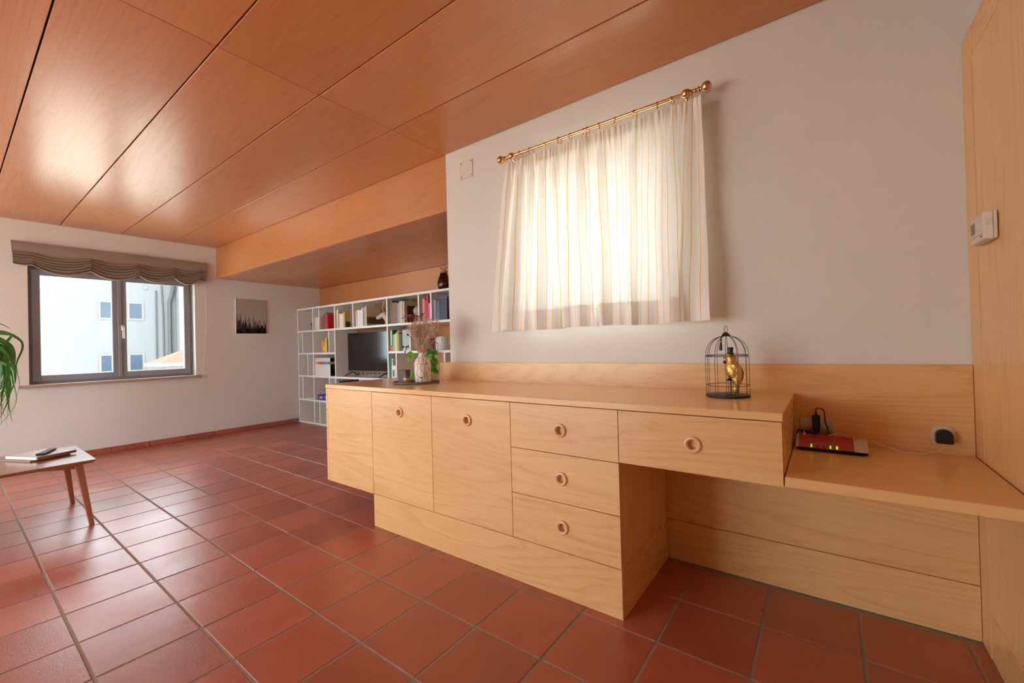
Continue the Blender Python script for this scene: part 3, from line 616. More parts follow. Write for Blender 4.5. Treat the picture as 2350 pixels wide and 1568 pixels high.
# ------------------------------------------------------------------ birdcage and gold parrot
CX, CY = -.338, 2.003
bc = thing('birdcage', 'black wire birdcage with domed top standing on the worktop', 'birdcage', (CX, CY, ZT))
MB().lathe([(.0, 0), (.084, 0), (.086, .002), (.086, .007), (.083, .0085), (0, .0085)], (CX, CY, ZT+.0005), 40).build('base', BLKM, bc, smooth=True)
CR = .0835
MB().torus((CX, CY, ZT+.049), CR, .0012, n=40, k=6).build('hoop', BLKM, bc); MB().torus((CX, CY, ZT+.172), CR, .0012, n=40, k=6).build('hoop', BLKM, bc); MB().torus((CX, CY, ZT+.177), CR-.002, .0013, n=40, k=6).build('hoop', BLKM, bc)
for i in range(12):
    a = 2*PI*i/12+.12; ca, sa = math.cos(a), math.sin(a)
    MB().tube([(CX+CR*ca, CY+CR*sa, ZT+.006), (CX+CR*ca, CY+CR*sa, ZT+.173)], .0011, 6).build('bar', BLKM, bc)
    MB().tube([(CX+(CR-.002)*math.cos(t)*ca+.004*math.sin(t)*ca, CY+(CR-.002)*math.cos(t)*sa+.004*math.sin(t)*sa, ZT+.177+.082*math.sin(t)) for t in [PI/2*k/12 for k in range(13)]], .0011, 6).build('dome_bar', BLKM, bc)
MB().lathe([(.020, .257), (.016, .262), (.011, .270), (.004, .274), (0, .2745)], (CX, CY, ZT), 20).build('cap', BLKM, bc, smooth=True)
MB().torus((CX, CY, ZT+.288), .0135, .0012, (.75, .6, 0), 24, 6).build('hanging_ring', BLKM, bc)
TG = plain('tassel_green', (24, 84, 64), .8); b = MB()
b.tube(spline([(CX-.006, CY-.004, ZT+.276), (CX-.016, CY-.012, ZT+.258), (CX-.017, CY-.016, ZT+.245)], 4), .0016, 6).ball((CX-.017, CY-.016, ZT+.243), .005, 8)
for i in range(26):
    a = rnd.random()*6.28; r = rnd.random()*.009; b.tube([(CX-.017, CY-.016, ZT+.242), (CX-.018+r*.5*math.cos(a), CY-.017+r*.5*math.sin(a), ZT+.225), (CX-.020+r*math.cos(a), CY-.018+r*math.sin(a), ZT+.195+rnd.uniform(0, .008))], .0007, 4)
b.build('tassel', TG, bc)
def goldmat():
    m = plain('gold_leaf', (224, 182, 112), .42, 1.0, var=.4, scale=150, bump=1.0); return m
GOLD = goldmat()
pb = thing('parrot_figurine', 'gold parrot figurine wearing a black top hat, perched inside the birdcage', 'figurine', (CX+.012, CY, ZT+.009))
QX, QY, QZ = CX+.018, CY, ZT
ring_ = [(-0.0120, 0.186, 0.0026, 0.0026), (-0.0080, 0.182, 0.0166, 0.0166), (-0.0040, 0.172, 0.0211, 0.0211), (-0.0010, 0.160, 0.0198, 0.0198), (0.0000, 0.150, 0.0211, 0.0211), (0.0020, 0.138, 0.0288, 0.0262), (0.0050, 0.120, 0.0339, 0.0301), (0.0090, 0.100, 0.0326, 0.0288), (0.0130, 0.084, 0.0262, 0.0237), (0.0170, 0.070, 0.0179, 0.0154), (0.0175, 0.055, 0.0131, 0.0075), (0.0155, 0.035, 0.0131, 0.0050), (0.0125, 0.018, 0.0112, 0.0037), (0.0110, 0.014, 0.0025, 0.0013)]
b = MB(); n = 18; vs = []
for dx, z, rx, ry in ring_: vs += [(QX+dx+rx*math.cos(2*PI*i/n), QY-dx*.3+ry*math.sin(2*PI*i/n), QZ+z) for i in range(n)]
b.add(vs, [(k*n+i, k*n+(i+1) % n, (k+1)*n+(i+1) % n, (k+1)*n+i) for k in range(len(ring_)-1) for i in range(n)]); b.build('body', GOLD, pb, smooth=True)
for sx in (-1, 1):
    b = MB(); k = 12; vs = []
    for j in range(k+1):
        t = j/k; w = .024*math.sin(PI*min(1, t*.9+.12))**.7*(1-.55*t**2.2); z = .138-.088*t; cx = QX+.014+.008*t+(.006 if sx > 0 else 0)*t; cy = QY+sx*(.0265-.006*t)
        for q in range(7): a = -1+2*q/6; vs.append((cx+w*a, cy+sx*(.0045*(1-a*a)), QZ+z-.004*a*a))
    b.add(vs, [(j*7+q, j*7+q+1, (j+1)*7+q+1, (j+1)*7+q) for j in range(k) for q in range(6)]); b.build('wing', GOLD, pb, smooth=True)
MB().tube(spline([(QX-.016, QY+.002, QZ+.174), (QX-.026, QY+.004, QZ+.170), (QX-.029, QY+.005, QZ+.160)], 4), [.007]*4+[.006, .005, .004, .003, .0008], 8).build('beak', GOLD, pb, smooth=True)
for s_ in (-1, 1): MB().tube([(QX+.004+.004*s_, QY-.004, QZ+.082), (QX+.002+.004*s_, QY-.008, QZ+.074)], .0028, 6).build('claw', GOLD, pb)
MB().lathe([(.016, .183), (.0165, .185), (.0105, .187), (.0100, .196), (.0125, .209), (.0120, .210), (0, .210)], (QX-.003, QY, QZ), 18).build('top_hat', BLACK, pb, smooth=True)
MB().obox((QX-.026, QY-.008, QZ+.147), (.003, .001, 0), (0, .008, 0), (0, 0, .006)).ball((QX-.025, QY-.008, QZ+.147), .004, 8).build('bow_tie', plain('tie_green', (40, 62, 50), .6), pb)
MB().tube([(QX-.012, QY-.026, QZ+.072), (QX+.006, QY+.018, QZ+.076)], .0058, 12).tube([(QX-.004, QY-.004, QZ+.072), (QX-.004, QY-.004, QZ+.011)], .0025, 8).lathe([(.0, .0095), (.021, .0095), (.021, .011), (.0, .012)], (QX-.004, QY-.004, QZ), 24).build('perch_stand', BLKM, pb, smooth=True)

# ------------------------------------------------------------------ white bookshelf in the niche
YS, YSB = 3.326, 3.676
bs = thing('bookshelf', 'wide white open bookshelf with irregular compartments in the niche', 'bookshelf', (-4.6, 3.5, 0))
XA, XB = -6.645, -2.55; TV_ = .022
LV = [(0, .028), (.345, .373), (.707, .735), (1.052, 1.080), (1.392, 1.420), (1.738, 1.766)]
def board(x0, x1, k): MB().box(x0, x1, YS, YSB, *LV[k]).build('shelf', WHITE, bs, bevel=.0008)
def upr(x, k0, k1): MB().box(x-TV_/2, x+TV_/2, YS+.0005, YSB, LV[k0][1], LV[k1][0]).build('divider', WHITE, bs, bevel=.0008)
M1, M2, M3 = -6.187, -5.593, -4.402
for k in (0, 2, 4, 5): board(XA, XB, k)
board(XA+TV_, M2-TV_/2, 1); board(M2+TV_/2, XB-TV_, 1); board(XA+TV_, M2-TV_/2, 3); board(M3+TV_/2, XB-TV_, 3)
for x in (XA+TV_/2, XB-TV_/2):
    for a, b_ in ((0, 2), (2, 4), (4, 5)): upr(x, a, b_)
for x, k0, k1 in ((M1, 4, 5), (M1, 3, 4), (M1, 2, 3), (M1, 1, 2), (M1, 0, 1), (M2, 4, 5), (M2, 2, 4), (M2, 0, 2), (M3, 4, 5), (M3, 3, 4), (M3, 2, 3), (M3, 1, 2), (M3, 0, 1),
                  (-6.005, 4, 5), (-5.14, 4, 5), (-3.81, 4, 5), (-3.60, 4, 5), (-3.10, 4, 5), (-6.50, 3, 4), (-5.752, 3, 4), (-3.973, 3, 4), (-3.25, 3, 4), (-6.352, 2, 3), (-4.240, 2, 3), (-3.4, 2, 3),
                  (-6.51, 1, 2), (-5.757, 1, 2), (-5.014, 1, 2), (-4.70, 1, 2), (-6.037, 0, 1)): upr(x, k0, k1)

BOOKM = {}
def bcol(rgb): return plain('book_%d_%d_%d' % rgb, rgb, .45, var=.05, scale=60)
ORD = ['first', 'second', 'third', 'fourth', 'fifth', 'sixth', 'seventh', 'eighth', 'ninth', 'tenth']
def book(x0, w, h, z, d, rgb, label, group, y0=None, lean=0, name='book', pages=True):
    y0 = YS+.02 if y0 is None else y0; c = .0022; x1 = x0+w-.0008; b = MB()
    b.box(x0, x0+c, y0, y0+d, z, z+h).box(x1-c, x1, y0, y0+d, z, z+h).box(x0+c, x1-c, y0, y0+c, z, z+h)
    b.box(x0+c, x1-c, y0+c, y0+d-.004, z+.003, z+h-.004, 1)
    o = b.build(name, [bcol(rgb), PAPER], org=((x0+x1)/2, y0+d/2, z)); tag(o, label, 'book', group); return o
def row(px, z, comp, group, items, d=.17, y0=None):
    """items: (width, height, colour, word); x runs to the right from px"""
    x = px; out = []
    for k, (w, h, rgb, word) in enumerate(items):
        out.append(book(x, w, h, z, d, rgb, '%s book, %s from left in %s' % (word, ORD[k], comp), group, y0)); x += w
    return out
Z1, Z2, Z3, Z4 = 1.4205, 1.0805, .7355, .3735
G1 = 'books in the top row of the bookshelf'; G2 = 'books in the lower rows of the bookshelf'
def sh(px): return px-.035
row(-6.158, Z1, 'the narrow bay beside the carved figure', G1, [(.026, .192, (236, 226, 222), 'thin white'), (.022, .186, (214, 206, 200), 'grey-white'), (.026, .188, (238, 234, 226), 'cream'), (.024, .182, (228, 220, 210), 'pale'), (.026, .190, (236, 232, 228), 'white')], .13)
row(-5.972, Z1, 'the bay of red books', G1, [(.030, .185, (150, 84, 82), 'dusky red'), (.030, .195, (158, 88, 88), 'faded red'), (.026, .215, (138, 72, 76), 'dark rose'), (.030, .235, (128, 96, 92), 'brown-red'), (.020, .245, (150, 130, 120), 'grey-brown'), (.040, .215, (206, 30, 30), 'thick bright red')], .19)
r_ = row(-5.560, Z1, 'the bay below the lettered beige book', G1, [(.038, .262, (232, 224, 204), 'tall cream'), (.020, .215, (150, 44, 44), 'thin red'), (.028, .205, (238, 234, 228), 'white paperback'), (.026, .200, (240, 236, 230), 'white slim'), (.026, .196, (234, 226, 220), 'off-white'), (.028, .205, (236, 228, 214), 'ivory')], .16)
yb = book(-5.390, .034, .225, Z1, .20, (196, 166, 92), 'mustard yellow book showing its cover beside the white paperbacks', G1)
bb2 = book(-5.352, .018, .275, Z1, .20, (188, 170, 150), 'tall beige book lettered BRÜCKE behind the mustard book', G1, YS+.10)
put_text('BRÜCKE', .032, (-5.3335, YS+.135, Z1+.235), (0, 1, 0), (0, 0, 1), plain('ink_dark', (70, 56, 50), .8), bb2)
MB().box(-5.3565, -5.3562, YS+.03, YS+.21, Z1+.01, Z1+.085).build('cover_band', plain('cover_dark', (62, 58, 60), .5), yb)
MB().ball((-5.3560, YS+.15, Z1+.105), .026, 10, 0, (.02, .8, 1)).build('cover_portrait', plain('portrait_brown', (108, 70, 52), .7), yb)
row(-5.095, Z1, 'the bay left of the stag head', G1, [(.022, .215, (236, 230, 226), 'thin white'), (.012, .212, (120, 60, 56), 'narrow maroon'), (.040, .225, (238, 234, 222), 'cream white'), (.030, .215, (226, 228, 226), 'pale grey'), (.024, .220, (240, 240, 238), 'bright white'), (.034, .242, (226, 230, 228), 'cool white'), (.024, .255, (86, 98, 104), 'slate blue'), (.018, .252, (206, 210, 208), 'silver')], .16)
lb = book(-4.885, .034, .258, Z1, .22, (196, 180, 152), 'large photo book with a sand landscape cover left of the stag head', G1)
MB().box(-4.8517, -4.8513, YS+.02, YS+.24, Z1+.03, Z1+.12).build('cover_picture', plain('cover_print_dark', (84, 76, 66), .6), lb)  # dark band of the printed cover landscape
row(-4.375, Z1, 'the bay with the globe', G1, [(.058, .290, (92, 88, 80), 'tall grey-green leather'), (.046, .262, (138, 98, 70), 'brown leather'), (.044, .262, (128, 100, 80), 'tan leather'), (.034, .248, (150, 146, 150), 'grey'), (.026, .268, (178, 172, 166), 'light grey'), (.044, .268, (206, 196, 178), 'patterned cream')], .19)
book(-4.115, .030, .262, Z1, .24, (206, 184, 152), 'tall beige box book leaning beside the globe', G1)
book(-4.060, .024, .205, Z1, .17, (86, 40, 36), 'low dark maroon book left of the globe', G1)
row(-3.785, Z1, 'the bay of pink books', G1, [(.026, .235, (132, 76, 108), 'purple'), (.036, .262, (226, 138, 138), 'salmon pink'), (.034, .245, (192, 52, 62), 'red'), (.030, .295, (196, 34, 92), 'tall magenta'), (.034, .205, (224, 120, 150), 'pink'), (.012, .17, (196, 160, 60), 'thin mustard')], .17)
row(-3.575, Z1, 'the last visible top bay by the wall', G1, [(.036, .235, (150, 148, 172), 'lavender'), (.018, .230, (66, 52, 58), 'dark brown'), (.034, .225, (86, 128, 134), 'teal'), (.042, .240, (54, 62, 80), 'navy'), (.044, .240, (58, 70, 92), 'ink blue'), (.040, .238, (70, 72, 84), 'charcoal')], .17)
fb = MB().box(-3.50, -3.37, YS+.03, YS+.18, Z1+.2405, Z1+.262); tag(fb.build('book', bcol((92, 88, 140)), bevel=.002), 'violet book lying flat across the navy books', 'book', G1)
o_ = row(-5.965, Z2, 'the bay of yellow books', G2, [(.036, .165, (236, 182, 60), 'yellow'), (.030, .140, (238, 150, 44), 'orange'), (.034, .195, (242, 200, 130), 'pale orange'), (.036, .215, (240, 186, 70), 'tall amber'), (.022, .205, (60, 66, 64), 'dark grey')], .14)
for o, rgb, za, zb in ((o_[1], (240, 236, 226), .03, .07), (o_[2], (110, 180, 190), .165, .190)):
    x = o.location.x; MB().box(x-.012, x+.012, YS+.0192, YS+.0197, Z2+za, Z2+zb).build('spine_label', plain('label_%d' % rgb[0], rgb, .7), o)
# six-volume encyclopedia
EX0, EW, EH = -6.168, .0685, .262; BANDS = ((240, 180, 120), (236, 90, 100), (226, 60, 116), (130, 120, 176), (100, 170, 214), (20, 170, 100)); CW = (232, 232, 226)
INK = plain('ink_brown', (74, 60, 52), .8); LIGHTINK = plain('ink_grey', (170, 176, 172), .8); GOLDB = plain('band_gold', (196, 150, 50), .6)
for k in range(6):
    x0 = EX0+k*EW; o = book(x0, EW, EH, Z3, .19, CW, 'white encyclopedia volume with %s spine band' % ('an orange', 'a coral', 'a pink', 'a violet', 'a sky blue', 'a green')[k], 'white encyclopedia volumes')
    MB().box(x0+.0005, x0+EW-.0013, YS+.0190, YS+.0198, Z3+.168, Z3+.208).build('spine_band', plain('band_%d' % k, BANDS[k], .5), o)
    put_text(str(k+1), .028, (x0+EW*.42, YS+.0195, Z3+.132), (1, 0, 0), (0, 0, 1), plain('ink_band_%d' % k, tuple(int((c+200)/2) for c in BANDS[k]), .8), o)
    b = MB()
    for q in range(3): b.torus((x0+EW*.45, YS+.0196, Z3+.222+.012*q), .008, .0012, (0, 1, 0), 16, 4)
    b.build('spine_mark', LIGHTINK, o)
    if k == 5:
        xe = x0+EW-.0008
        MB().box(xe-.0023, xe, YS+.0205, YS+.209, Z3+.001, Z3+EH-.001).build('cover_board', plain('cover_tan', (196, 170, 142), .6), o)
        MB().box(xe, xe+.0006, YS+.0195, YS+.208, Z3+.168, Z3+.208).build('cover_band', GOLDB, o)
        for s_, sz, yy, zz, mt in (('DER', .05, .068, .214, INK), ('NEUE', .045, .05, .172, plain('ink_ochre', (214, 178, 96), .7)), ('BROCK', .05, .035, .124, INK), ('HAUS', .05, .052, .082, INK), ('6', .05, .035, .020, plain('ink_olive', (96, 96, 66), .8))):
            put_text(s_, sz, (xe+.0008, YS+yy, Z3+zz), (0, 1, 0), (0, 0, 1), mt, o, sx=.92)
# lower rows
gb = thing('board_game_box', 'violet game box with white lettering lying in the shelf behind the worktop', 'box', (-5.98, 3.47, Z4))
MB().box(-6.150, -5.79, YS+.02, YS+.28, Z4, Z4+.072).build('lid', plain('box_violet', (84, 74, 148), .5), gb, bevel=.003)
MB().box(-6.135, -6.118, YS+.0192, YS+.0198, Z4+.02, Z4+.055).build('label_strip', plain('strip_yellow', (226, 190, 100), .6), gb)
b = MB()
for a, c, e, f in ((-6.065, -6.045, .018, .052), (-6.045, -6.03, .040, .052), (-6.045, -6.03, .028, .034), (-6.02, -5.99, .018, .026), (-6.02, -5.99, .044, .052), (-6.012, -6.0, .026, .044)): b.box(a, c, YS+.0190, YS+.0198, Z4+e, Z4+f)
b.hexa([(-5.93, YS+.019, Z4+.062), (-5.915, YS+.019, Z4+.062), (-5.895, YS+.019, Z4+.01), (-5.90, YS+.019, Z4+.01)], [(-5.93, YS+.0198, Z4+.062), (-5.915, YS+.0198, Z4+.062), (-5.895, YS+.0198, Z4+.01), (-5.90, YS+.0198, Z4+.01)])
b.build('printed_mark', plain('ink_white', (236, 236, 240), .7), gb)
tag(MB().box(-6.44, -6.25, YS+.02, YS+.20, Z4, Z4+.026).build('flat_case', plain('case_grey', (206, 210, 208), .5), bevel=.003), 'flat pale grey case lying alone in a low left bay', 'case')
mp = thing('media_player', 'black media player with silver knob under the television', 'player', (-5.40, 3.48, .5))
MB().box(-5.56, -5.16, YS+.03, YS+.31, Z4+.17, Z4+.225).box(-5.56, -5.16, YS+.03, YS+.31, Z4+.235, Z4+.295).box(-5.55, -5.17, YS+.04, YS+.30, Z4, Z4+.17).build('housing', BLACK, mp, bevel=.003)
MB().lathe([(.012, YS+.012), (.014, YS+.03)], (-5.545, 0, Z4+.20), 16, axis='y').build('knob', STEEL, mp)
row(-4.380, Z2, 'the bay of green books', G2, [(.058, .262, (34, 116, 74), 'thick dark green'), (.032, .205, (150, 196, 104), 'lime green'), (.024, .212, (196, 216, 180), 'pale green'), (.020, .222, (232, 236, 226), 'white'), (.042, .222, (186, 172, 44), 'olive yellow'), (.018, .208, (90, 96, 60), 'dark olive'), (.040, .210, (66, 60, 48), 'black and gold')], .18)
gk = [o for o in bpy.data.objects if o.get('label', '').startswith('thick dark green')][0]
MB().box(-4.380, -4.3230, YS+.0190, YS+.0198, Z2+.001, Z2+.062).build('spine_foot', plain('foot_coral', (222, 104, 76), .5), gk); MB().box(-4.362, -4.342, YS+.0188, YS+.0197, Z2+.07, Z2+.258).build('spine_label', plain('spine_white', (226, 236, 230), .5), gk)
cb = tag(MB().box(-4.128, -3.995, YS+.012, YS+.035, Z2, Z2+.255).build('book', [bcol((176, 198, 196))], bevel=.001), 'pale blue-green book standing face-on right of the green books', 'book', G2)
row(-4.385, Z3, 'the low bay right of the television', G2, [(.034, .262, (52, 150, 124), 'teal spotted'), (.022, .255, (206, 202, 180), 'cream'), (.026, .252, (110, 96, 70), 'brown'), (.050, .256, (96, 94, 96), 'black and white patterned')], .19)
wf = thing('framed_print', 'small white framed print standing in the low bay right of the television', 'picture frame', (-4.30, YS+.03, Z3))
MB().box(-4.335, -4.262, YS+.004, YS+.018, Z3, Z3+.165).build('frame', WHITE, wf, bevel=.001)
MB().box(-4.318, -4.279, YS+.003, YS+.004, Z3+.03, Z3+.11).build('print', plain('print_tan', (150, 116, 88), .7, var=.6, scale=60), wf)
# figures on the shelf
BRZ = plain('bronze', (110, 74, 52), .35, .7, var=.4, scale=80)
tag(MB().lathe([(.035, 0), (.034, .02), (.026, .03), (.030, .06), (.036, .09), (.030, .12), (.020, .135), (.024, .15), (.026, .165), (.018, .185), (.008, .195), (0, .197)], (-6.262, YS+.06, Z1), 14).tube([(-6.232, YS+.05, Z1+.02), (-6.227, YS+.05, Z1+.20)], .007, 8).ball((-6.227, YS+.05, Z1+.205), .014, 10).ball((-6.289, YS+.045, Z1+.095), .02, 10).build('carved_figure', BRZ, smooth=True), 'small dark carved figure with a staff in the top left bay', 'figurine')
tag(MB().lathe([(.016, 0), (.016, .006), (.004, .012), (.004, .05), (.012, .055), (.004, .062), (.004, .10), (.010, .104), (0, .11)], (-6.215, YS+.06, Z2), 12).build('metal_figure', STEEL, smooth=True), 'tiny silver metal ornament in the second row on the left', 'ornament')
cp = thing('mini_cactus', 'tiny green cactus in an orange pot beside the yellow books', 'plant', (-5.645, YS+.05, Z2))
MB().lathe([(.016, 0), (.022, .055), (.019, .055), (.017, .045), (0, .045)], (-5.645, YS+.05, Z2), 14).build('pot', plain('pot_orange', (224, 150, 96), .6), cp, smooth=True)
b = MB()
for i in range(9): a = i*.7; b.tube(spline([(-5.645, YS+.05, Z2+.045), (-5.645+.01*math.cos(a), YS+.05+.01*math.sin(a), Z2+.075), (-5.645+.022*math.cos(a), YS+.05+.022*math.sin(a), Z2+.095)], 3), [.004]*6+[.0005], 5)
b.build('leaf_rosette', plain('cactus_green', (70, 120, 50), .6), cp)
# stag head figurine
SGM = plain('stag_white', (196, 184, 168), .55, var=.12, scale=30, bump=.3)
sg = thing('stag_head', 'cream stag head ornament with antlers in the top row', 'ornament', (-4.47, YS+.07, Z1))
sp_ = spline([(-4.480, YS+.092, Z1+.006), (-4.482, YS+.091, Z1+.05), (-4.510, YS+.075, Z1+.10), (-4.535, YS+.06, Z1+.128), (-4.580, YS+.045, Z1+.112), (-4.625, YS+.03, Z1+.092), (-4.641, YS+.025, Z1+.088)], 5); n = len(sp_)
MB().tube(sp_, [.052-.012*(i/n)*2 if i < n*.45 else .040-.024*((i/n-.45)/.55) for i in range(n-1)]+[.006], 14).build('head', SGM, sg, smooth=True)
for s_ in (-1, 1):
    bx0, by0 = -4.517-.004*s_, YS+.062+.022*s_
    MB().tube(spline([(bx0+.012, by0, Z1+.145), (bx0+.045, by0+.02*s_, Z1+.152), (bx0+.06, by0+.03*s_, Z1+.148)], 3), [.008, .010, .011, .010, .008, .005, .001], 8).build('ear', SGM, sg, smooth=True)
    b = MB(); b.tube(spline([(bx0, by0, Z1+.15), (bx0+.015, by0+.025*s_, Z1+.20), (bx0+.05, by0+.045*s_, Z1+.245), (bx0+.075, by0+.05*s_, Z1+.29)], 4), [.006]*12+[.002], 6)
    b.tube([(bx0+.006, by0+.012*s_, Z1+.175), (bx0-.02, by0+.02*s_, Z1+.205)], [.005, .001], 6).tube([(bx0+.025, by0+.03*s_, Z1+.215), (bx0+.01, by0+.04*s_, Z1+.25)], [.005, .001], 6).tube([(bx0+.05, by0+.045*s_, Z1+.245), (bx0+.04, by0+.05*s_, Z1+.285)], [.004, .001], 6)
    b.build('antler', SGM, sg, smooth=True)
# globe
gl = thing('desk_globe', 'small pale grey globe on a dark stand beside the maroon book', 'globe', (-3.875, YS+.06, Z1))
def globemat():
    m, nt, p = nmat('globe_map'); tc = N(nt, 'ShaderNodeTexCoord'); no = N(nt, 'ShaderNodeTexNoise'); no.inputs['Scale'].default_value = 14; no.inputs['Detail'].default_value = 5; nt.links.new(tc.outputs['Object'], no.inputs['Vector'])
    cr = N(nt, 'ShaderNodeValToRGB'); e = cr.color_ramp.elements; e[0].position = .5; e[0].color = lin(158, 170, 166); e[1].position = .54; e[1].color = lin(186, 162, 132); nt.links.new(no.outputs['Fac'], cr.inputs[0]); nt.links.new(cr.outputs[0], p.inputs['Base Color']); p.inputs['Roughness'].default_value = .25; return m
MB().ball((-3.888, YS+.06, Z1+.135), .056, 24).build('sphere', globemat(), gl, smooth=True)
MB().lathe([(.040, 0), (.040, .008), (.012, .016), (.006, .03), (.006, .078)], (-3.888, YS+.06, Z1), 18).build('stand', plain('stand_dark', (46, 34, 28), .5), gl, smooth=True)
# amber vase on top of the shelf
av = thing('amber_vase', 'amber glass vase with cord collar and dry twigs on top of the bookshelf', 'vase', (-3.50, YS+.12, 1.766))
VX, VY, VZ = -3.50, YS+.12, 1.7665
MB().lathe([(.0, 0), (.045, 0), (.062, .02), (.076, .06), (.074, .095), (.060, .14), (.044, .18), (.036, .205), (.036, .225), (.033, .225), (.033, .205), (.041, .18), (.057, .14), (.071, .095), (.073, .06), (.060, .023), (.043, .004), (0, .004)], (VX, VY, VZ), 28).build('glass_body', AMBER, av, smooth=True)
MB().lathe([(.038, .196), (.042, .202), (.042, .220), (.038, .226)], (VX, VY, VZ), 24).build('cord_collar', plain('jute', (170, 134, 90), .9, bump=.6), av, smooth=True)
b = MB()
for i in range(9): a = i*.75; b.tube(spline([(VX, VY, VZ+.02), (VX+.008*math.cos(a), VY+.008*math.sin(a), VZ+.21), (VX+.05*math.cos(a), VY+.05*math.sin(a), VZ+.26+.012*(i % 3))], 4), [.0018]*8+[.0006], 5)
b.build('twigs', plain('twig_dark', (62, 40, 36), .8), av)

# ------------------------------------------------------------------ television
tv = thing('television', 'black flat television on two splayed feet inside the bookshelf', 'television', (-5.05, 3.47, Z3))
TX0, TX1, TZ0_, TZ1_, TYF = -5.475, -4.475, .800, 1.348, 3.455
MB().box(TX0, TX1, TYF, TYF+.03, TZ0_, TZ1_).box(TX0+.15, TX1-.15, TYF+.03, TYF+.065, TZ0_+.03, TZ0_+.33).build('housing', BLACK, tv, bevel=.002)
MB().box(TX0+.008, TX1-.008, TYF-.001, TYF, TZ0_+.018, TZ1_-.008).build('screen', plain('screen_black', (14, 14, 16), .13, var=.0, spec=.6), tv)
MB().box(TX0, TX1, TYF-.003, TYF, TZ0_-.001, TZ0_+.014).build('lower_trim', plain('trim_silver', (116, 120, 128), .3, .6), tv)
for x in (TX0+.10, TX1-.12):
    for s_ in (-1, 1): MB().tube([(x, TYF+.012, TZ0_+.004), (x-.05, TYF+.012-.105 if s_ < 0 else TYF+.115, Z3+.006)], [.009, .006], 8).build('foot', BLACK, tv)
b = MB()
for i in range(7):
    x = -5.25+.09*i; b.tube(spline([(x, TYF+.05, TZ0_+.03), (x+rnd.uniform(-.03, .05), TYF+.06, Z3+.018), (x+rnd.uniform(.03, .10), TYF+.07, Z3+.008), (x+rnd.uniform(.06, .16), TYF+.09, Z3+.035), (x+.12, TYF+.12, Z3+.01)], 5), .0035, 6)
b.build('cables', plain('cable_white', (206, 200, 192), .6), tv)

# ------------------------------------------------------------------ tray with vase, candles and dried bouquet on the worktop
TRC = Vector((-2.245, 1.925)); ua = Vector((.80, .60)); ub = Vector((-.60, .80))
def onoval(t, a, b_): q = TRC+ua*(a*math.cos(t))+ub*(b_*math.sin(t)); return q
tr = thing('oval_tray', 'dark grey oval tray holding vase and candles on the worktop', 'tray', (TRC.x, TRC.y, ZT))
b = MB(); n = 48; prof = [(.955, .0), (1, .003), (1.0, .014), (.975, .014), (.96, .006)]; vs = []
for k, z in prof: vs += [(*onoval(2*PI*i/n, .158*k, .112*k), ZT+.0004+z) for i in range(n)]
b.add(vs, [(k*n+i, k*n+(i+1) % n, (k+1)*n+(i+1) % n, (k+1)*n+i) for k in range(len(prof)-1) for i in range(n)]+[tuple(range(n)), tuple(range(4*n, 5*n))]); b.build('dish', plain('tray_slate', (104, 98, 94), .55, var=.1), tr, smooth=True)
TZB = ZT+.0068
def at(a, b_): q = TRC+ua*a+ub*b_; return q.x, q.y
vx, vy = at(.052, -.028); VR = .0545
vprof = [(0, 0), (.050, 0), (.053, .004), (.0545, .03), (.0548, .115), (.0535, .135), (.048, .150), (.038, .163), (.029, .172), (.0255, .180), (.0248, .196), (.0262, .202), (.0235, .202), (.0225, .185), (.03, .165), (.046, .14), (.048, .03), (.04, .01), (0, .01)]
ve = thing('face_vase', 'blush ceramic vase with black line-drawn faces on the grey tray', 'vase', (vx, vy, TZB))
MB().lathe([(r, z+TZB) for r, z in vprof], (vx, vy, 0), 40).build('body', plain('blush_ceramic', (234, 220, 208), .5, var=.03), ve, smooth=True)
def vrad(z):
    P = [(r, q) for r, q in vprof[1:12]]
    for (r0, z0), (r1, z1) in zip(P, P[1:]):
        if z0 <= z <= z1: return r0+(r1-r0)*(z-z0)/max(1e-6, z1-z0)
    return P[-1][0]
tocam = math.atan2(-vy, -vx); INKB = plain('line_black', (52, 46, 46), .7)
def vline(pts, parent, w=.0011):
    """pts: (u -1..1 across the visible side, height 0..1)"""
    out = []
    for u, q in [(p.x, p.y) for p in spline([(a, c, 0) for a, c in pts], 6)]:
        z = q*.202; r = vrad(min(.2, max(.004, z)))+.0002; th_ = tocam+math.asin(max(-.98, min(.98, u*VR/max(r, .02)))) ; out.append((vx+r*math.cos(th_), vy+r*math.sin(th_), TZB+z))
    MB().tube(out, w, 5).build('drawn_line', INKB, parent)
for L_ in ([(.18, .99), (.05, .93), (-.05, .84), (-.06, .78), (.10, .77), (.12, .74), (.04, .72), (.11, .70), (.05, .66), (-.08, .62)],
           [(-.34, .86), (-.48, .75), (-.50, .68), (-.38, .63), (-.08, .62), (.20, .60), (.42, .60), (.58, .60)],
           [(.62, .82), (.46, .76), (.38, .66), (.28, .56), (.22, .40), (.22, .24), (.28, .18), (.38, .24), (.50, .38), (.66, .42)],
           [(-.08, .62), (-.22, .56), (-.30, .50), (-.22, .42), (0, .36), (.14, .28), (.10, .22), (-.06, .17), (-.28, .18), (-.62, .25), (-.80, .25)],
           [(.24, .88), (.34, .90), (.46, .87), (.34, .85), (.24, .88)], [(.42, .62), (.48, .66), (.60, .64), (.56, .60), (.44, .60)],
           [(-.38, .18), (-.28, .20), (-.10, .18), (-.24, .16), (-.38, .18)], [(-.62, .25), (-.58, .14), (-.62, .02)], [(-.12, .17), (-.14, .08), (-.14, .01)], [(.50, .34), (.54, .18), (.62, .03)],
           [(-.86, .60), (-.66, .62), (-.58, .58), (-.62, .45), (-.70, .36), (-.66, .30), (-.78, .27)], [(.70, .54), (.66, .48), (.82, .46), (.76, .42), (.84, .38)]): vline(L_, ve)
cx_, cy_ = at(-.085, .018)
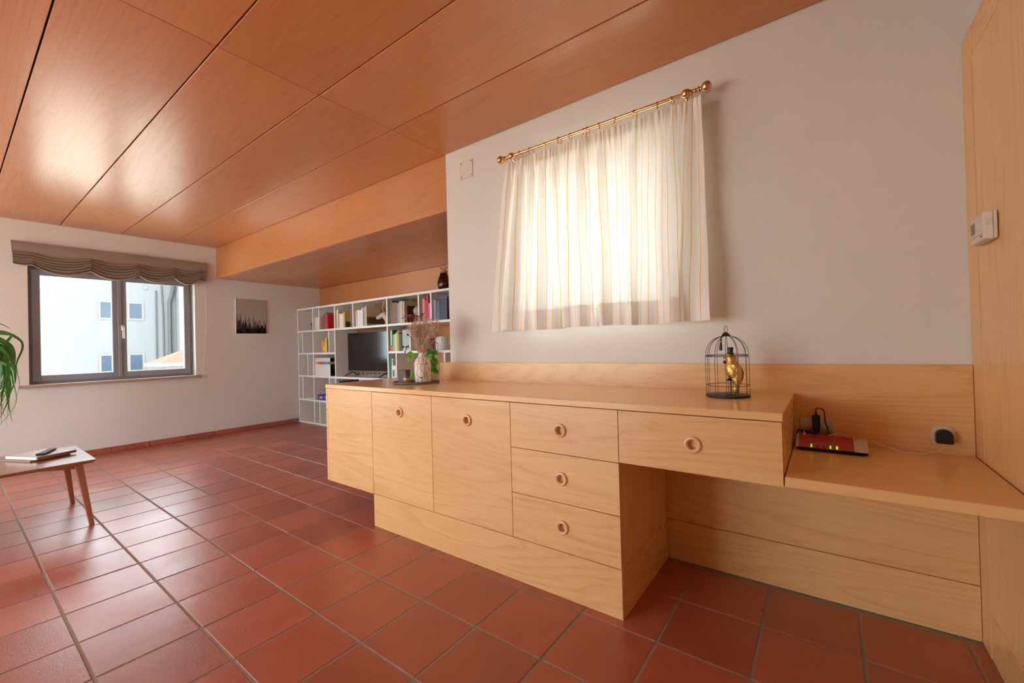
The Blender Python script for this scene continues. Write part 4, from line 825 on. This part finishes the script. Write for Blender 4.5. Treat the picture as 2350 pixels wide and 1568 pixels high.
pc = thing('pillar_candle', 'square brown pillar candle standing on the grey tray', 'candle', (cx_, cy_, TZB))
b = MB(); a_ = .031; e1 = Vector((.93, .36, 0)); e2 = Vector((-.36, .93, 0))
b.obox((cx_, cy_, TZB+.043), e1*a_, e2*a_, (0, 0, .043)); b.build('wax', plain('wax_brown', (96, 74, 72), .5), pc, bevel=.003)
MB().tube([(cx_, cy_, TZB+.085), (cx_+.001, cy_, TZB+.097)], .0012, 6).build('wick', PAPER, pc)
gx, gy = at(-.045, -.052)
gc = thing('glass_candle', 'round glass holder with amber candle wax on the tray front', 'candle', (gx, gy, TZB))
gp = [(.0, 0), (.019, 0), (.028, .008), (.0335, .022), (.034, .032), (.030, .046), (.0275, .053), (.0262, .053), (.0285, .046), (.0322, .032), (.0318, .022), (.0268, .0095), (.018, .002), (0, .002)]
MB().lathe([(r, z+TZB) for r, z in gp], (gx, gy, 0), 28).build('glass_bowl', CLEAR, gc, smooth=True)
MB().lathe([(.0, TZB+.0025), (.017, TZB+.0028), (.0262, TZB+.0102), (.031, TZB+.022), (.0314, TZB+.0285), (0, TZB+.0285)], (gx, gy, 0), 28).build('wax', plain('wax_amber', (216, 160, 84), .45), gc, smooth=True)
MB().tube([(gx, gy, TZB+.028), (gx, gy, TZB+.040)], .0012, 6).build('wick', PAPER, gc)
for k, (a, c) in enumerate(((-.10, -.045), (-.075, -.062), (.01, .03))):
    px_, py_ = at(a, c); tag(MB().obox((px_, py_, TZB+.004), (.016, .006, 0), (-.005, .013, 0), (.001, 0, .0035)).build('stone_chip', plain('chip_brown', (168, 128, 108), .7, var=.15), bevel=.003), ('brown stone chip at the left tip of the grey tray', 'brown stone chip beside the glass candle holder', 'brown stone chip between candle and vase on the tray')[k], 'stone', 'stone chips on the tray')
# dried bouquet
bq = thing('dried_bouquet', 'brown dried grass bouquet with red berries standing in the face vase', 'bouquet', (vx, vy, TZB+.19))
STEM = plain('dry_stem', (178, 142, 112), .9); FLUFF = plain('dry_grass', (228, 200, 178), .95, var=.25, scale=80); BERRY = plain('dry_berry', (132, 46, 44), .7); PEACH = plain('dry_flower', (222, 168, 132), .8); TANL = plain('dry_leaf', (176, 132, 92), .85)
base = Vector((vx, vy, TZB+.03)); mouth = Vector((vx, vy, TZB+.20)); stems = MB(); fluff = MB(); rr = random.Random(3)
side = Vector((.80, .60, 0)); dep = Vector((-.6, .8, 0))
def tuft(p, s_):
    d = Vector((rr.uniform(-1, 1), rr.uniform(-1, 1), rr.uniform(-.4, 1))).normalized()*s_; w = d.orthogonal().normalized()*s_*.28
    fluff.add([p-w, p+w, p+d], [(0, 1, 2)])
for i in range(58):
    u = rr.uniform(-1, 1); spread = .115*u+.016; hgt = .265*(1-.30*u*u)*rr.uniform(.6, 1.05); tip = mouth+side*spread+dep*rr.uniform(-.05, .06)+Vector((0, 0, hgt)); m0 = mouth+side*(u*.016)+dep*rr.uniform(-.014, .014)
    P = spline([base+side*(u*.008), m0, m0.lerp(tip, .5)-side*(u*.012), tip], 7); stems.tube(P, [.0009]*(len(P)-1)+[.0003], 4)
    for k in range(8, len(P)):
        for q in range(14): tuft(P[k].lerp(P[k-1], rr.random())+Vector((rr.gauss(0, .010), rr.gauss(0, .010), rr.gauss(0, .008))), rr.uniform(.005, .0105))
stems.build('stems', STEM, bq); f_ = fluff.build('plumes', FLUFF, bq); f_['kind'] = 'stuff'
for k, (u, hh, n_) in enumerate(((-.105, .045, 9), (-.07, .225, 6), (-.12, .175, 5), (.01, .255, 10), (.075, .09, 9), (-.05, .245, 6), (-.085, .12, 5))):
    c = mouth+side*u+dep*(-.02)+Vector((0, 0, hh)); b = MB(); P = spline([base, mouth, mouth.lerp(c, .6), c], 5); b.tube(P, .0009, 4)
    for q in range(n_): p = c+Vector((rr.gauss(0, .010), rr.gauss(0, .010), rr.gauss(0, .010))); b.ball(p, rr.uniform(.0035, .006), 8); b.tube([c, p], .0006, 4)
    b.build('berry_sprig', BERRY, bq)
for k, (u, hh, n_) in enumerate(((-.145, .150, 5), (.115, .172, 3))):
    c = mouth+side*u+dep*(-.01)+Vector((0, 0, hh)); b = MB(); b.tube(spline([base, mouth, mouth.lerp(c, .6), c], 5), .001, 4)
    for q in range(n_): b.ball(c+Vector((rr.gauss(0, .008), rr.gauss(0, .008), rr.gauss(0, .008))), rr.uniform(.007, .011), 10, 0, (1, 1, .75))
    b.build('dry_flower', PEACH, bq, smooth=True)
for k in range(5):
    c = mouth+side*(-.10+.022*k)+dep*(-.03)+Vector((0, 0, .235+.01*(k % 3))); b = MB(); b.tube(spline([base, mouth, mouth.lerp(c, .6), c], 5), .0009, 4)
    for q in range(6): d = Vector((rr.uniform(-1, 1), rr.uniform(-1, 1), rr.uniform(-.5, 1))).normalized(); w = d.orthogonal().normalized()*.006; p = c+d*.004; b.add([p, p+d*.012+w, p+d*.026, p+d*.012-w], [(0, 1, 2, 3)])
    b.build('dry_leaf_sprig', TANL, bq)

# ------------------------------------------------------------------ pothos plants
def leafmat(name, a, b_):
    if name in MATS: return MATS[name]
    m, nt, p = nmat(name); tc = N(nt, 'ShaderNodeTexCoord'); no = N(nt, 'ShaderNodeTexNoise'); no.inputs['Scale'].default_value = 18; nt.links.new(tc.outputs['Object'], no.inputs['Vector'])
    mx = N(nt, 'ShaderNodeMix', data_type='RGBA'); mx.inputs['A'].default_value = lin(*a); mx.inputs['B'].default_value = lin(*b_); nt.links.new(no.outputs['Fac'], mx.inputs['Factor']); nt.links.new(mx.outputs['Result'], p.inputs['Base Color'])
    p.inputs['Roughness'].default_value = .35; tr_ = N(nt, 'ShaderNodeBsdfTranslucent'); nt.links.new(mx.outputs['Result'], tr_.inputs[0]); x = N(nt, 'ShaderNodeMixShader'); x.inputs[0].default_value = .3; nt.links.new(p.outputs[0], x.inputs[1]); nt.links.new(tr_.outputs[0], x.inputs[2]); nt.links.new(x.outputs[0], nt.nodes['Material Output'].inputs[0]); return m
LEAFB = leafmat('leaf_bright', (96, 176, 40), (150, 206, 80)); LEAFG = leafmat('leaf_green', (44, 104, 30), (92, 150, 56)); VINE = plain('vine', (96, 96, 44), .7)
def heart(b, p, d, size, tilt=None):
    """heart-shaped leaf from stalk point p towards d"""
    p, d = Vector(p), Vector(d).normalized(); nrm = Vector(tilt).normalized() if tilt else Vector((.5, -.75, .45)); w = d.cross(nrm).normalized(); nrm = w.cross(d)
    o = [(0, 0, 0), (-.12, .30, .02), (.05, .46, .05), (.35, .48, .06), (.7, .28, .02), (1.08, 0, -.10)]
    R = [p+d*a*size+w*c*size+nrm*(e*size) for a, c, e in o]; Lf = [p+d*a*size-w*c*size+nrm*(e*size) for a, c, e in o[1:5]]; mid = [p+d*a*size for a in (.05, .35, .7)]
    P = R+Lf+mid; b.add(P, [(0, 1, 2, 10), (10, 2, 3, 11), (11, 3, 4, 12), (12, 4, 5), (0, 10, 7, 6), (10, 11, 8, 7), (11, 12, 9, 8), (12, 5, 9)])
pp = thing('pothos_plant', 'trailing green pothos in a white gridded pot on the bookshelf', 'plant', (-3.52, YS+.06, Z2))
PXc, PYc = -3.515, YS+.075
MB().lathe([(0, 0), (.064, 0), (.070, .01), (.076, .14), (.078, .155), (.072, .155), (.070, .13), (0, .13)], (PXc, PYc, Z2), 32).build('pot', WHITE, pp, smooth=True)
b = MB(); LG = plain('grid_line', (120, 116, 100), .7)
for k in range(5): zz = .012+.034*k; b.torus((PXc, PYc, Z2+zz), .0705+.006*zz/.14, .0010, n=32, k=5)
for k in range(16): a = 2*PI*k/16; b.tube([(PXc+.0655*math.cos(a), PYc+.0655*math.sin(a), Z2+.002), (PXc+.0785*math.cos(a), PYc+.0785*math.sin(a), Z2+.152)], .001, 4)
b.build('grid_lines', LG, pp)
rr = random.Random(11); VN = []
def vine(parent, pts, leaves, size, mat, end_leaf=True):
    P = spline(pts, 6); MB().tube(P, .0022, 5).build('vine', VINE, parent, smooth=True)
    for t in leaves:
        p = P[min(len(P)-1, int(t*(len(P)-1)))]; d = Vector((rr.uniform(-.8, .8), rr.uniform(-.9, .1), rr.uniform(-.9, .2))); q = p+d.normalized()*.02
        b = MB(); b.tube([p, q], .0012, 4); heart(b, q, d, size*rr.uniform(.8, 1.15), (rr.uniform(.2, .8), -.8, rr.uniform(0, .6))); b.build('leaf', mat, parent)
vine(pp, [(PXc, PYc, Z2+.14), (PXc-.01, PYc-.01, Z2+.20), (PXc-.02, PYc-.03, Z2+.24), (PXc-.03, PYc-.05, Z2+.25)], (.75, .9, 1), .062, LEAFB)
vine(pp, [(PXc, PYc, Z2+.14), (PXc-.03, PYc-.05, Z2+.165), (PXc-.075, PYc-.085, Z2+.12), (PXc-.11, YS-.02, Z2+.03), (PXc-.115, YS-.03, Z2-.10), (PXc-.10, YS-.035, Z2-.22)], (.45, .55, .62, .68, .74, .8, .86, .92, 1), .058, LEAFG)
vine(pp, [(PXc, PYc, Z2+.14), (PXc-.05, PYc-.07, Z2+.15), (PXc-.14, YS-.03, Z2+.05), (PXc-.17, YS-.04, Z2-.10), (PXc-.16, YS-.035, Z2-.24)], (.5, .6, .68, .75, .82, .9, 1), .058, LEAFG)
vine(pp, [(PXc, PYc, Z2+.14), (PXc-.03, PYc-.08, Z2+.14), (PXc-.06, YS-.03, Z2+.0), (PXc-.03, YS-.04, Z2-.14), (PXc+.03, YS-.035, Z2-.22)], (.62, .72, .82, .9, 1), .056, LEAFG)
vine(pp, [(PXc, PYc, Z2+.14), (PXc-.06, PYc-.06, Z2+.16), (PXc-.155, YS-.02, Z2+.10), (PXc-.19, YS-.03, Z2+.085)], (.8, 1), .062, LEAFB)
vine(pp, [(PXc-.02, PYc-.05, Z2+.14), (PXc-.085, YS-.03, Z2-.0), (PXc-.13, YS-.04, Z2-.18), (PXc-.12, YS-.045, Z2-.27)], (.5, .6, .66, .72, .78, .84, .9, .95, 1), .05, LEAFG)
for vi in range(5):
    ox = .045-.034*vi
    vine(pp, [(PXc-.02, PYc-.05, Z2+.14), (PXc+ox, YS-.03, Z2+.02), (PXc+ox-.02, YS-.05, Z2-.12), (PXc+ox+rr.uniform(-.02, .04), YS-.05, Z2-.22-.03*(vi % 3))], (.45, .52, .58, .64, .7, .75, .8, .85, .9, .95, 1), .056, (LEAFG, LEAFB)[vi % 2])
# cuttings in a small white pot behind the vase
p2x, p2y = -2.385, 2.075
p2 = thing('cutting_pot', 'small white pot of bright pothos cuttings behind the face vase', 'plant', (p2x, p2y, ZT))
MB().lathe([(0, 0), (.022, 0), (.026, .01), (.030, .05), (.034, .10), (.036, .125), (.033, .125), (.028, .06), (0, .06)], (p2x, p2y, ZT+.0005), 10).build('pot', plain('ceramic_white', (236, 234, 238), .25), p2)
for pts, tl, sz in (([(0, 0, .11), (-.02, -.01, .15), (-.05, -.02, .175)], [(-.5, -.1, .55), (-.75, -.2, -.15), (-.3, 0, .8), (-.8, -.1, -.55)], .047), ([(0, 0, .11), (.008, .0, .16), (.018, .005, .178)], [(.35, 0, .9)], .06), ([(-.02, -.01, .06), (-.04, -.02, .055), (-.055, -.03, .045)], [(-.5, -.1, -.1), (.3, -.1, -.3)], .05), ([(0, 0, .11), (.02, .02, .14), (.045, .03, .14)], [(.5, .2, .3), (.5, 0, -.5)], .05)):
    P = spline([(p2x+a, p2y+c, ZT+e) for a, c, e in pts], 5); MB().tube(P, .0016, 5).build('stalk', plain('stalk_green', (110, 150, 60), .6), p2)
    for d in tl: b = MB(); heart(b, P[-1], (d[0]*.8+d[1]*.2, d[0]*.5, d[2]), sz, (.45, -.75, .4)); b.build('leaf', LEAFB, p2)

# ------------------------------------------------------------------ coffee table
ct = thing('coffee_table', 'low wooden coffee table with splayed legs at the left edge', 'table', (-4.29, .05, 0))
CT0, CT1, CE0, CE1, CTZ = -4.655, -3.915, -.62, .608, .432
b = MB(); b.hexa([(CT0+.02, CE0+.02, CTZ-.024), (CT1-.02, CE0+.02, CTZ-.024), (CT1-.02, CE1-.02, CTZ-.024), (CT0+.02, CE1-.02, CTZ-.024)], [(CT0, CE0, CTZ-.008), (CT1, CE0, CTZ-.008), (CT1, CE1, CTZ-.008), (CT0, CE1, CTZ-.008)]); b.box(CT0, CT1, CE0, CE1, CTZ-.008, CTZ)
b.build('table_top', TEAK, ct, bevel=.002)
for lx, sx in ((CT1-.10, 1), (CT0+.10, -1)):
    for ly, sy in ((CE1-.075, 1), (CE0+.075, -1)):
        bx2, by2 = lx+sx*.075, ly+sy*.050; t = .019
        MB().hexa([(bx2-.012, by2-.012, 0), (bx2+.012, by2-.012, 0), (bx2+.012, by2+.012, 0), (bx2-.012, by2+.012, 0)], [(lx-.030, ly-t, CTZ-.0245), (lx+.030, ly-t, CTZ-.0245), (lx+.030, ly+t, CTZ-.0245), (lx-.030, ly+t, CTZ-.0245)]).build('leg', TEAKZ, ct, bevel=.002)
for ly in (CE1-.075, CE0+.075): MB().box(CT0+.13, CT1-.13, ly-.016, ly+.016, CTZ-.062, CTZ-.0245).build('cross_rail', TEAK, ct, bevel=.002)
for lx in (CT1-.10, CT0+.10): MB().hexa([(lx-.014, CE1-.30, CTZ-.030), (lx+.014, CE1-.30, CTZ-.030), (lx+.014, CE1-.09, CTZ-.058), (lx-.014, CE1-.09, CTZ-.058)], [(lx-.014, CE1-.30, CTZ-.0245), (lx+.014, CE1-.30, CTZ-.0245), (lx+.014, CE1-.09, CTZ-.0245), (lx-.014, CE1-.09, CTZ-.0245)]).build('brace', TEAK, ct)
A_ = Vector((-4.175, .368)); d1 = Vector((-.42, .905)).normalized(); d2 = Vector((-.905, -.42)).normalized()
mg = thing('magazine', 'brown paper catalogue with white pages lying under the remote control', 'magazine', (A_.x, A_.y, CTZ))
def quad(o, a, c): return [o, o+a, o+a+c, o+c]
q4 = quad(A_, d1*.205, d2*.285)
MB().prism([(p.x, p.y) for p in q4], CTZ+.0115, CTZ+.028).build('pages', PAPER, mg); MB().prism([(p.x, p.y) for p in quad(A_-d2*.002, d1*.21, d2*.012)], CTZ+.011, CTZ+.0285).build('spine', plain('kraft', (148, 112, 86), .8), mg)
MB().prism([(p.x, p.y) for p in quad(A_-d1*.001, d1*.207, d2*.286)], CTZ+.028, CTZ+.0290).build('cover', plain('cover_pale', (206, 198, 188), .45), mg)
A2 = A_-d1*.02+d2*.03
tag(MB().prism([(p.x, p.y) for p in quad(A2, d1*.215, d2*.30)], CTZ+.0005, CTZ+.0105).build('magazine', plain('cover_brown', (150, 122, 100), .5), bevel=.001), 'lower tan booklet under the catalogue on the coffee table', 'magazine')
rm = thing('remote_control', 'slim black remote control lying on the catalogue', 'remote', (-4.315, .425, CTZ+.0292), local=True); rm.rotation_euler = (0, 0, math.atan2(.10, -.23))
MB().hexa([(-.105, -.020, .002), (.105, -.016, .002), (.105, .016, .002), (-.105, .020, .002)], [(-.105, -.022, .017), (.105, -.018, .013), (.105, .018, .013), (-.105, .022, .017)]).build('housing', BLACK, rm, bevel=.003)
b = MB(); BUT = plain('button_grey', (150, 150, 150), .5)
for i in range(10):
    for j in range(3): x = -.085+i*.018; b.box(x-.005, x+.005, -.013+j*.011-.0002, -.013+j*.011+.006, .0155-.018*(x+.105)*.11, .0180-.018*(x+.105)*.11)
b.build('buttons', BUT, rm)

# ------------------------------------------------------------------ leafy plant entering at the left edge
lp = thing('arching_plant', 'tall plant with long arching green leaves at the left edge', 'plant', (-5.3, -.02, 0))
LX, LY = -5.3, -.02
MB().lathe([(0, 0), (.15, 0), (.16, .02), (.10, .03), (.03, .05), (.03, .66), (.13, .68), (.13, .70), (0, .70)], (LX, LY, 0), 24).build('plant_stand', TEAKZ, lp, smooth=True)
MB().lathe([(0, .70), (.10, .70), (.125, .72), (.145, .90), (.15, .93), (.14, .93), (.132, .88), (0, .88)], (LX, LY, 0), 28).build('pot', plain('pot_white', (226, 222, 214), .4), lp, smooth=True)
BLADE = leafmat('leaf_blade', (38, 92, 26), (96, 150, 60)); rr = random.Random(5)
def blade(pts, w, tw=0):
    P = spline(pts, 7); n_ = len(P); b = MB(); vs = []
    for i, p in enumerate(P):
        t = i/(n_-1); d = (P[min(i+1, n_-1)]-P[max(i-1, 0)]).normalized(); side_ = d.cross(Vector((math.cos(tw+t*1.6), math.sin(tw+t*1.6), .25))).normalized(); ww = w*(.55+.45*math.sin(PI*min(1, t*1.5)))*(1-t**3)+.0006; n__ = side_.cross(d)
        vs += [p-side_*ww, p+n__*(-ww*.35), p+side_*ww]
    b.add(vs, [(i*3+k, i*3+k+1, i*3+k+4, i*3+k+3) for i in range(n_-1) for k in (0, 1)]); b.build('leaf', BLADE, lp, smooth=True)
E_ = [([(0,0,.88),(.0,.13,1.30),(-.05,.30,1.335),(-.05,.40,1.275),(-.05,.42,1.20),(-.05,.385,1.06),(-.05,.40,.90),(-.05,.375,.76),(-.05,.36,.68),(-.05,.44,.60)], .013, .2),
      ([(0,0,.88),(.02,.12,1.36),(0,.28,1.40),(0,.36,1.35)], .011, 1.0), ([(0,0,.88),(.0,.15,1.26),(.0,.35,1.31),(.02,.31,1.21),(.02,.285,1.10),(.02,.33,.98),(.02,.35,.88),(.02,.30,.72)], .010, 2.0)]
for pts, w, tw in E_: blade([(LX+a, LY+c, e) for a, c, e in pts], w, tw)
for i in range(34):
    o_ = .24+rr.uniform(0, .11); zt = rr.uniform(1.05, 1.28); zb = rr.uniform(.48, .80); xx = rr.uniform(-.22, .22)
    blade([(LX, LY, .89), (LX+xx*.4, LY+o_*.55, zt), (LX+xx*.8, LY+o_*.98, zt-.04), (LX+xx, LY+o_+.02, zt-.20), (LX+xx, LY+o_+rr.uniform(-.05, .03), (zt+zb)/2-.08), (LX+xx+rr.uniform(-.04, .04), LY+o_-rr.uniform(-.03, .10), zb)], rr.uniform(.010, .017), rr.uniform(0, 6))
for i in range(26):
    a = rr.uniform(0, 6.28); R_ = rr.uniform(.15, .32); zt = rr.uniform(1.1, 1.35); cx2, sx2 = math.cos(a), math.sin(a)
    if sx2 > .1: continue
    blade([(LX, LY, .89), (LX+cx2*R_*.5, LY+sx2*R_*.5, zt), (LX+cx2*R_, LY+sx2*R_, zt-.10), (LX+cx2*R_*1.15, LY+sx2*R_*1.15, zt-.4)], .013, a)

# ------------------------------------------------------------------ outside the window
FXX = -30.0
FAC = plain('facade_render', (108, 110, 112), .95, var=.04, scale=3); FTR = plain('facade_trim', (112, 110, 107), .9); FGL = plain('far_glass', (52, 66, 82), .3, var=.1, spec=.3); PIPE = plain('zinc', (66, 70, 74), .6, .2)
gr = MB().box(-90, 60, -70, 70, -4.3, -4.0).build('courtyard', plain('paving', (176, 168, 156), .95, var=.1, scale=2)); struct(gr)
ap = thing('apartment_building', 'white rendered building across the courtyard seen through the far window', 'building', (FXX, 2, -4))
MB().box(FXX-8, FXX, -14, 8.05, -4, 7.2).build('wall', FAC, ap)
MB().box(FXX-8, FXX+2.6, 8.05, 16, -4, 7.2).build('side_wing', FAC, ap)
MB().box(FXX-8.4, FXX+.6, -14.4, 8.04, 7.2, 7.5).build('roof_edge', FTR, ap)
for cy0 in (4.90, 6.03, -1.5, -6.0, 1.4):
    for cz0 in (3.08, .30, 5.9, -2.5):
        if cy0 == 1.4 and cz0 in (3.08, .30): continue
        y0, y1, z0, z1 = cy0, cy0+.50, cz0, cz0+.80; t = .10
        w_ = MB().box(FXX, FXX+.03, y0-t, y0, z0-t, z1+t).box(FXX, FXX+.03, y1, y1+t, z0-t, z1+t).box(FXX, FXX+.03, y0, y1, z0-t, z0).box(FXX, FXX+.03, y0, y1, z1, z1+t).build('window', FTR, ap)
        MB().box(FXX, FXX+.012, y0, y1, z0, z1).build('pane', FGL, w_)
MB().tube([(FXX+.05, 7.13, -4), (FXX+.05, 7.16, 4.66)], .035, 8).build('cable_pipe', PIPE, ap)
MB().tube([(FXX+.05, 7.47, -4), (FXX+.05, 7.46, 3.3), (FXX+.05, 7.40, 5.2)], .035, 8).build('cable_pipe', PIPE, ap)
MB().tube([(FXX+.12, 7.70, -4), (FXX+.12, 7.74, 4.1), (FXX+.12, 7.86, 4.5), (FXX+.8, 8.0, 6.4)], .09, 10).build('downpipe', PIPE, ap)
MB().lathe([(.09, FXX), (.09, FXX+.05), (0, FXX+.06)], (0, 6.72, 4.78), 12, axis='x').build('vent_cap', FTR, ap)
shd = thing('tiled_outbuilding', 'low outbuilding with orange tiled roof seen through the right sash', 'building', (-21.5, 7, -4))
MB().box(-22.9, -21.2, 5.3, 12, -4, .60).build('wall', FTR, shd)
RTI = plain('roof_tiles', (84, 42, 27), .8, var=.3, scale=6)
b = MB(); b.add([(-21.0, 5.1, .74), (-21.0, 12.4, .74), (-22.0, 12.4, 1.32), (-22.0, 6.2, 1.32), (-23.0, 5.1, .74), (-23.0, 12.4, .74)], [(0, 1, 2, 3), (0, 3, 4), (4, 3, 2, 5), (1, 5, 2), (0, 4, 5, 1)]); b.build('roof', RTI, shd)
MB().box(-21.06, -20.94, 5.05, 12.4, .62, .74).box(-23.0, -21.06, 5.05, 5.12, .62, .74).build('gutter', WHITE, shd)
